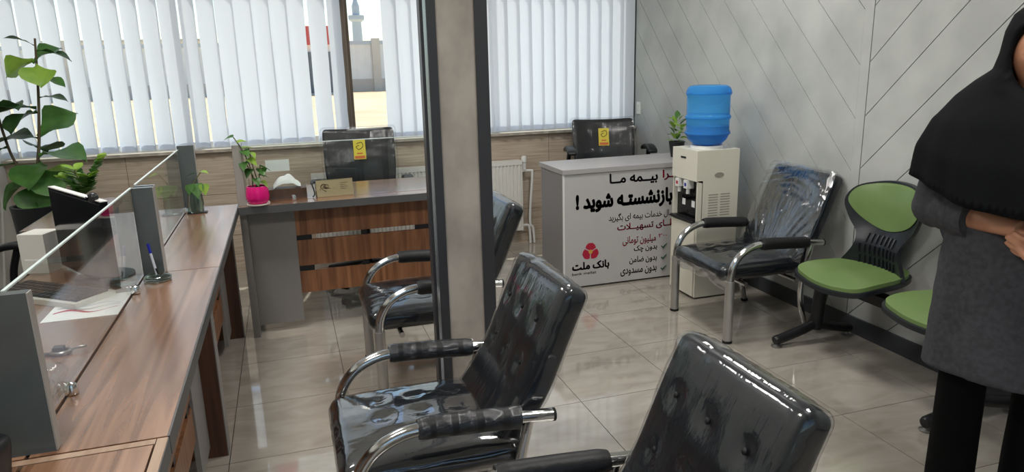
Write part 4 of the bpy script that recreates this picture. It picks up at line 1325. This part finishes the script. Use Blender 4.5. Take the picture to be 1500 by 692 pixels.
# ------------------------------------------------------------------ the person
PX, PY = 2.016, 1.477
t = thing('person', 'person in black head covering, grey knee length coat and black trousers', 'person', (PX, PY, 0), math.radians(-47))
SH_R, EL_R, WR_R = Vector((-.165, 0, 1.30)), Vector((-.222, .035, 1.03)), Vector((-.03, -.155, 1.02))
SH_L, EL_L, WR_L = Vector((.165, 0, 1.30)), Vector((.235, .03, 1.03)), Vector((.10, -.165, .985))
HC = Vector((-.008, -.03, 1.488)); HYAW = math.radians(-4)
def head_bm(bm):
    g_ = bmesh.ops.create_uvsphere(bm, u_segments=48, v_segments=36, radius=1)
    ca, sa = math.cos(HYAW), math.sin(HYAW)
    for v in g_['verts']:
        x, y, z = v.co                       # face towards -y
        X = x * .074; Y = y * .094; Zc = z * .112
        f = max(0, -y)
        if z < -.2: X *= 1 - .28 * min(1, (-z - .2) / .8); 
        if z < 0 and y > 0: Y *= 1 - .25 * (-z)
        # brow, eye sockets, nose, lips, chin
        Y -= .006 * f ** 6 * math.exp(-((z - .22) / .10) ** 2)
        for sx in (-1, 1):
            Y += .011 * f * math.exp(-((x - sx * .40) / .17) ** 2 - ((z - .06) / .11) ** 2)
            Y -= .007 * f * math.exp(-((x - sx * .48) / .22) ** 2 - ((z + .22) / .16) ** 2)
        nz_ = math.exp(-(x / .12) ** 2)
        prof = max(0, min(1, (.16 - z) / .36)) if z > -.22 else max(0, 1 - (-.22 - z) / .07)
        Y -= .031 * nz_ * prof * (f > 0.5)
        Y -= .006 * f * math.exp(-(x / .24) ** 2 - ((z + .46) / .06) ** 2)
        Y += .004 * f * math.exp(-(x / .3) ** 2 - ((z + .475) / .018) ** 2)
        Y -= .010 * f * math.exp(-(x / .26) ** 2 - ((z + .80) / .16) ** 2)
        v.co = Vector((X * ca - Y * sa, X * sa + Y * ca, Zc)) + HC
    return bm
def face_pt(x, y, z):
    ca, sa = math.cos(HYAW), math.sin(HYAW)
    return Vector((x * ca - y * sa, x * sa + y * ca, z)) + HC
def hand_bm(bm, wrist, d, nrm, thumb_side, curl):
    """palm from the wrist along d; nrm = back of the hand; fingers bend away from nrm"""
    d = d.normalized(); nrm = (nrm - d * nrm.dot(d)).normalized(); s = d.cross(nrm) * thumb_side
    c = wrist + d * .012
    rings = []
    for q, (w, th) in ((0, (.026, .018)), (.025, (.036, .017)), (.06, (.041, .015)), (.085, (.038, .012))):
        rings.append([c + d * q + s * w * math.cos(a) + nrm * th * math.sin(a) for a in [k * 2 * PI / 16 for k in range(16)]])
    loft(bm, rings)
    for k, (off, ln) in enumerate(((.030, .068), (.010, .076), (-.011, .071), (-.031, .056))):
        p = c + d * (.078 - .006 * abs(off) / .03) + s * off
        pts = [p - d * .015]; dr = d.copy(); a = curl * .5
        for seg in (.45, .30, .25):
            dr = (dr * math.cos(a) - nrm * math.sin(a)).normalized()
            # rotate the bending plane with the finger
            p = p + dr * ln * seg; pts.append(p.copy()); a = curl * .75
            dr_n = dr
            nn = (nrm - dr * nrm.dot(dr))
            if nn.length > .05: nrm_f = nn.normalized()
            dr = dr
        tube(bm, curve_pts(pts, 3), [.0095] * 4 + [.0088] * 3 + [.0082] * 2 + [.006], 10)
    p = c + d * .02 + s * .03
    tube(bm, curve_pts([p, p + d * .025 + s * .022 - nrm * .008, p + d * .052 + s * .028 - nrm * .018, p + d * .072 + s * .024 - nrm * .026], 3), [.013] * 3 + [.0115] * 3 + [.0095] * 3 + [.0065], 10)
bm = B()
head_bm(bm)
tube(bm, [HC + Vector((-.005, .015, -.06)), Vector((-.005, .0, 1.38)), Vector((.0, .01, 1.28))], [.052, .052, .07], 20)
loft(bm, [ell(0, .01, z, rx, ry, 28) for z, rx, ry in ((1.36, .07, .06), (1.31, .15, .075), (1.20, .15, .095), (1.05, .135, .09), (.95, .145, .10), (.85, .16, .11), (.76, .13, .095))])
for SHp, EL, WR in ((SH_R, EL_R, WR_R), (SH_L, EL_L, WR_L)):
    tube(bm, [SHp + (Vector((0, 0, 1.30)) - SHp) * .3, SHp, SHp.lerp(EL, .5), EL], [.055, .052, .045, .04], 16)
    tube(bm, [EL, EL.lerp(WR, .3), EL.lerp(WR, .8), WR, WR + (WR - EL).normalized() * .02], [.04, .043, .03, .027, .026], 16)
for s, x, y in ((-1, -.088, .0), (1, .115, .045)):
    tube(bm, [(s * .085, .01, .86), (s * .09, .0, .72), (x * .97, y, .46), (x, y + .015, .30), (x, y + .02, .09)], [.078, .072, .048, .048, .036], 16)
    tube(bm, [(x, y + .03, .055), (x + s * .01, y - .06, .042), (x + s * .02, y - .125, .034)], [.03, .028, .018], 12)
hand_bm(bm, WR_R, Vector((.80, -.50, -.25)), Vector((-.30, -.65, .65)), 1, .55)
hand_bm(bm, WR_L, Vector((-.85, -.28, -.12)), Vector((-.05, -.75, -.55)), 1, .8)
body = obj('body', remesh(bm, .0045, 3), 'skin', t, smooth=True, angle=180)
for s in (-1, 1):
    e = obj('eye', ico(B(), face_pt(s * .030, -.0745, .008), .0115, 3, (1.15, 1, .62)), 'eye_white', body, smooth=True)
    obj('iris', ico(B(), face_pt(s * .030, -.0845, .008), .0050, 2, (1, .5, 1)), 'iris', e, smooth=True)
    obj('eyelid', tube(B(), [face_pt(s * .030 + .016 * math.cos(a), -.0855 + .007 * abs(math.cos(a)), .009 + .0062 * math.sin(a)) for a in [k * PI / 8 for k in range(9)]], .0026, 6), 'skin', e, smooth=True)
    obj('eyebrow', tube(B(), [face_pt(s * x, -.0965 + (x / .05) ** 2 * .014, z) for x, z in ((.012, .026), (.024, .031), (.038, .031), (.048, .025))], [.0025, .0035, .003, .001], 6), 'brow', body, smooth=True)
obj('upper_lip', tube(B(), [face_pt(x, -.0935 + (abs(x) / .024) ** 2 * .008, -.050 - .001 * abs(x) / .02) for x in (-.022, -.012, 0, .012, .022)], [.001, .0035, .004, .0035, .001], 8), 'lip', body, smooth=True)
obj('lower_lip', tube(B(), [face_pt(x, -.0930 + (abs(x) / .024) ** 2 * .008, -.058) for x in (-.020, -.010, 0, .010, .020)], [.001, .004, .005, .004, .001], 8), 'lip', body, smooth=True)
# trousers
bm = B()
loft(bm, [ell(0, .01, z, rx, ry, 28) for z, rx, ry in ((.98, .155, .11), (.88, .17, .12), (.78, .15, .11))])
for s, x, y in ((-1, -.088, .0), (1, .115, .045)):
    P = [(s * .08, .01, .88), (s * .088, .005, .74), (x, y, .46), (x, y + .01, .25), (x, y + .01, .05)]
    tube(bm, curve_pts(P, 5), [.084 - .0034 * min(k, 5) + .0004 * max(0, k - 9) for k in range(21)], 24)
for s, x, y in ((-1, -.088, .0), (1, .115, .045)): pass
obj('trousers', remesh(bm, .009, 6), 'trouser_black', t, smooth=True, angle=180)
for s, x, y in ((-1, -.088, .0), (1, .115, .045)):
    bm = B()
    loft(bm, [ell(x + s * .008, y - .045 + q, z, .048 * k, .132 * k2, 28, 2.5) for z, k, k2, q in ((0, 1, 1, 0), (.018, 1.04, 1.03, 0), (.045, 1.0, .98, .004), (.075, .85, .78, .022), (.095, .78, .50, .052))])
    obj('shoe', bm, 'black_gloss', t, smooth=True, angle=60)
# coat
bm = B()
rings = []
for z, rx, ry, cx in ((1.33, .10, .07, 0), (1.31, .165, .085, 0), (1.22, .175, .11, 0), (1.10, .17, .12, 0), (1.0, .178, .125, 0), (.9, .19, .135, 0), (.78, .198, .145, 0), (.66, .203, .15, 0), (.535, .21, .157, 0)):
    ring = []
    for k in range(56):
        a = 2 * PI * k / 56
        w = 1 + (.025 * math.sin(a * 7 + z * 3) + .015 * math.sin(a * 12 + 1)) * max(0, min(1, (1.0 - z) / .4))
        ring.append((cx + rx * w * math.cos(a), .0 + ry * w * math.sin(a), z + .012 * math.sin(a * 2)))
    rings.append(ring)
loft(bm, rings)
CUFFS = []
for SHp, EL, WR in ((SH_R, EL_R, WR_R), (SH_L, EL_L, WR_L)):
    C1 = EL.lerp(WR, .52)
    tube(bm, [SHp + (Vector((0, 0, 1.25)) - SHp) * .45, SHp, SHp.lerp(EL, .35), SHp.lerp(EL, .7), EL], [.070, .068, .064, .062, .060], 24)
    ico(bm, EL, .061, 3)
    pts = [EL.lerp(C1, k / 14) for k in range(15)]
    tube(bm, pts, [.060 + .004 * math.sin(k * 1.5) * (1 - k / 14) for k in range(15)], 24)
    CUFFS.append((EL.lerp(WR, .36), EL.lerp(WR, .56)))
bm = remesh(bm, .008, 4)
for v in bm.verts:
    v.co += v.normal * .004 * noise.noise(v.co * 14)
coat = obj('coat', bm, 'cloth_grey', t, smooth=True, angle=180)
for a, b in CUFFS:
    bm = tube(B(), [a, a.lerp(b, .12), a.lerp(b, .5), b, b.lerp(a, .06), a.lerp(b, .6)], [.060, .066, .064, .063, .055, .046], 24, False)
    obj('cuff', bm, 'cloth_grey', coat, smooth=True, angle=60)
# head covering: one draped sheet with an opening for the face
prof = [ # z, centre x, centre y, half width to the left side, right side, front, back
 (1.627, -.008, -.02, .012, .012, .012, .012), (1.618, -.008, -.02, .048, .048, .053, .058), (1.592, -.008, -.02, .077, .077, .092, .096), (1.548, -.008, -.02, .093, .093, .113, .117),
 (1.488, -.008, -.02, .100, .100, .119, .123), (1.445, -.007, -.02, .112, .110, .114, .124), (1.413, -.004, -.01, .155, .15, .116, .132), (1.372, .0, 0, .20, .20, .135, .150),
 (1.30, .0, 0, .25, .25, .175, .185), (1.20, 0, 0, .28, .28, .215, .21), (1.09, 0, 0, .288, .288, .235, .215)]
bm = B(); NA = 96; gr = []
fx, fyv = math.sin(HYAW), -math.cos(HYAW)
PZ = []
for i in range(len(prof) - 1):
    for q in range(4):
        f = q / 4; PZ.append([prof[i][k] + (prof[i + 1][k] - prof[i][k]) * f for k in range(7)])
PZ.append(list(prof[-1]))
for z, cx, cy, wl, wr_, fr, bk_ in PZ:
    row = []
    low = max(0, min(1, (1.40 - z) / .3))
    for k in range(NA):
        a = 2 * PI * k / NA
        c, s = math.cos(a), math.sin(a)
        head = max(0, min(1, (z - 1.36) / .08))
        rx = wr_ if c > 0 else wl; ry = bk_ if s > 0 else fr
        w = 1 + low * (.030 * math.sin(a * 8 + z * 5 + 1) + .020 * math.sin(a * 14 + 2 + z * 4)) + .006 * noise.noise(Vector((c * 2, s * 2, z * 8)))
        x, y = rx * c * w, ry * s * w
        if head > 0:
            ca, sa = math.cos(HYAW * head), math.sin(HYAW * head)
            x, y = x * ca - y * sa, x * sa + y * ca
        hem = 0
        if z < 1.32:
            g2 = (1.32 - z) / .22
            hem = g2 * (.055 * c * c - .05 * (.5 - .5 * s) + .02)
        row.append(bm.verts.new((cx + x, cy + y, z + hem)))
    gr.append(row)
def opening(co):
    d = co - HC
    lx = d.x * math.cos(HYAW) + d.y * math.sin(HYAW); ly = -d.x * math.sin(HYAW) + d.y * math.cos(HYAW)
    return ly < -.02 and ((lx / .073) ** 2 + ((d.z + .012) / .098) ** 2) < 1
for i in range(len(gr) - 1):
    for k in range(NA):
        q = (gr[i][k], gr[i][(k + 1) % NA], gr[i + 1][(k + 1) % NA], gr[i + 1][k])
        cc = sum((v.co for v in q), Vector()) / 4
        if not opening(cc): bm.faces.new(q)
bm.faces.new(gr[0])
bmesh.ops.delete(bm, geom=[v for v in bm.verts if not v.link_faces], context='VERTS')
# draw the rim of the opening onto a smooth oval close to the face
ca, sa = math.cos(HYAW), math.sin(HYAW)
rim = set()
for e in bm.edges:
    if len(e.link_faces) == 1 and e.verts[0].co.z > 1.36: rim.update(e.verts)
for v in rim:
    d = v.co - HC
    lx = d.x * ca + d.y * sa
    an = math.atan2((d.z + .012) / .098, lx / .073)
    X, Zz = .070 * math.cos(an), .094 * math.sin(an) - .012
    Yy = -.047 - .037 * (1 - abs(math.cos(an)))
    v.co = HC + Vector((X * ca - Yy * sa, X * sa + Yy * ca, Zz))
near = set()
for v in rim:
    for e in v.link_edges: near.add(e.other_vert(v))
near -= rim
for _ in range(3):
    bmesh.ops.smooth_vert(bm, verts=list(near), factor=.4, use_axis_x=True, use_axis_y=True, use_axis_z=True)
bmesh.ops.subdivide_edges(bm, edges=bm.edges[:], cuts=1, smooth=0.0)
keep = [v for v in bm.verts if not v.is_boundary]
for _ in range(3):
    bmesh.ops.smooth_vert(bm, verts=keep, factor=.5, use_axis_x=True, use_axis_y=True, use_axis_z=True)
hj = obj('head_covering', bm, 'cloth_black', t, smooth=True, angle=180)
md = hj.modifiers.new('thick', 'SOLIDIFY'); md.thickness = .005; md.offset = -1
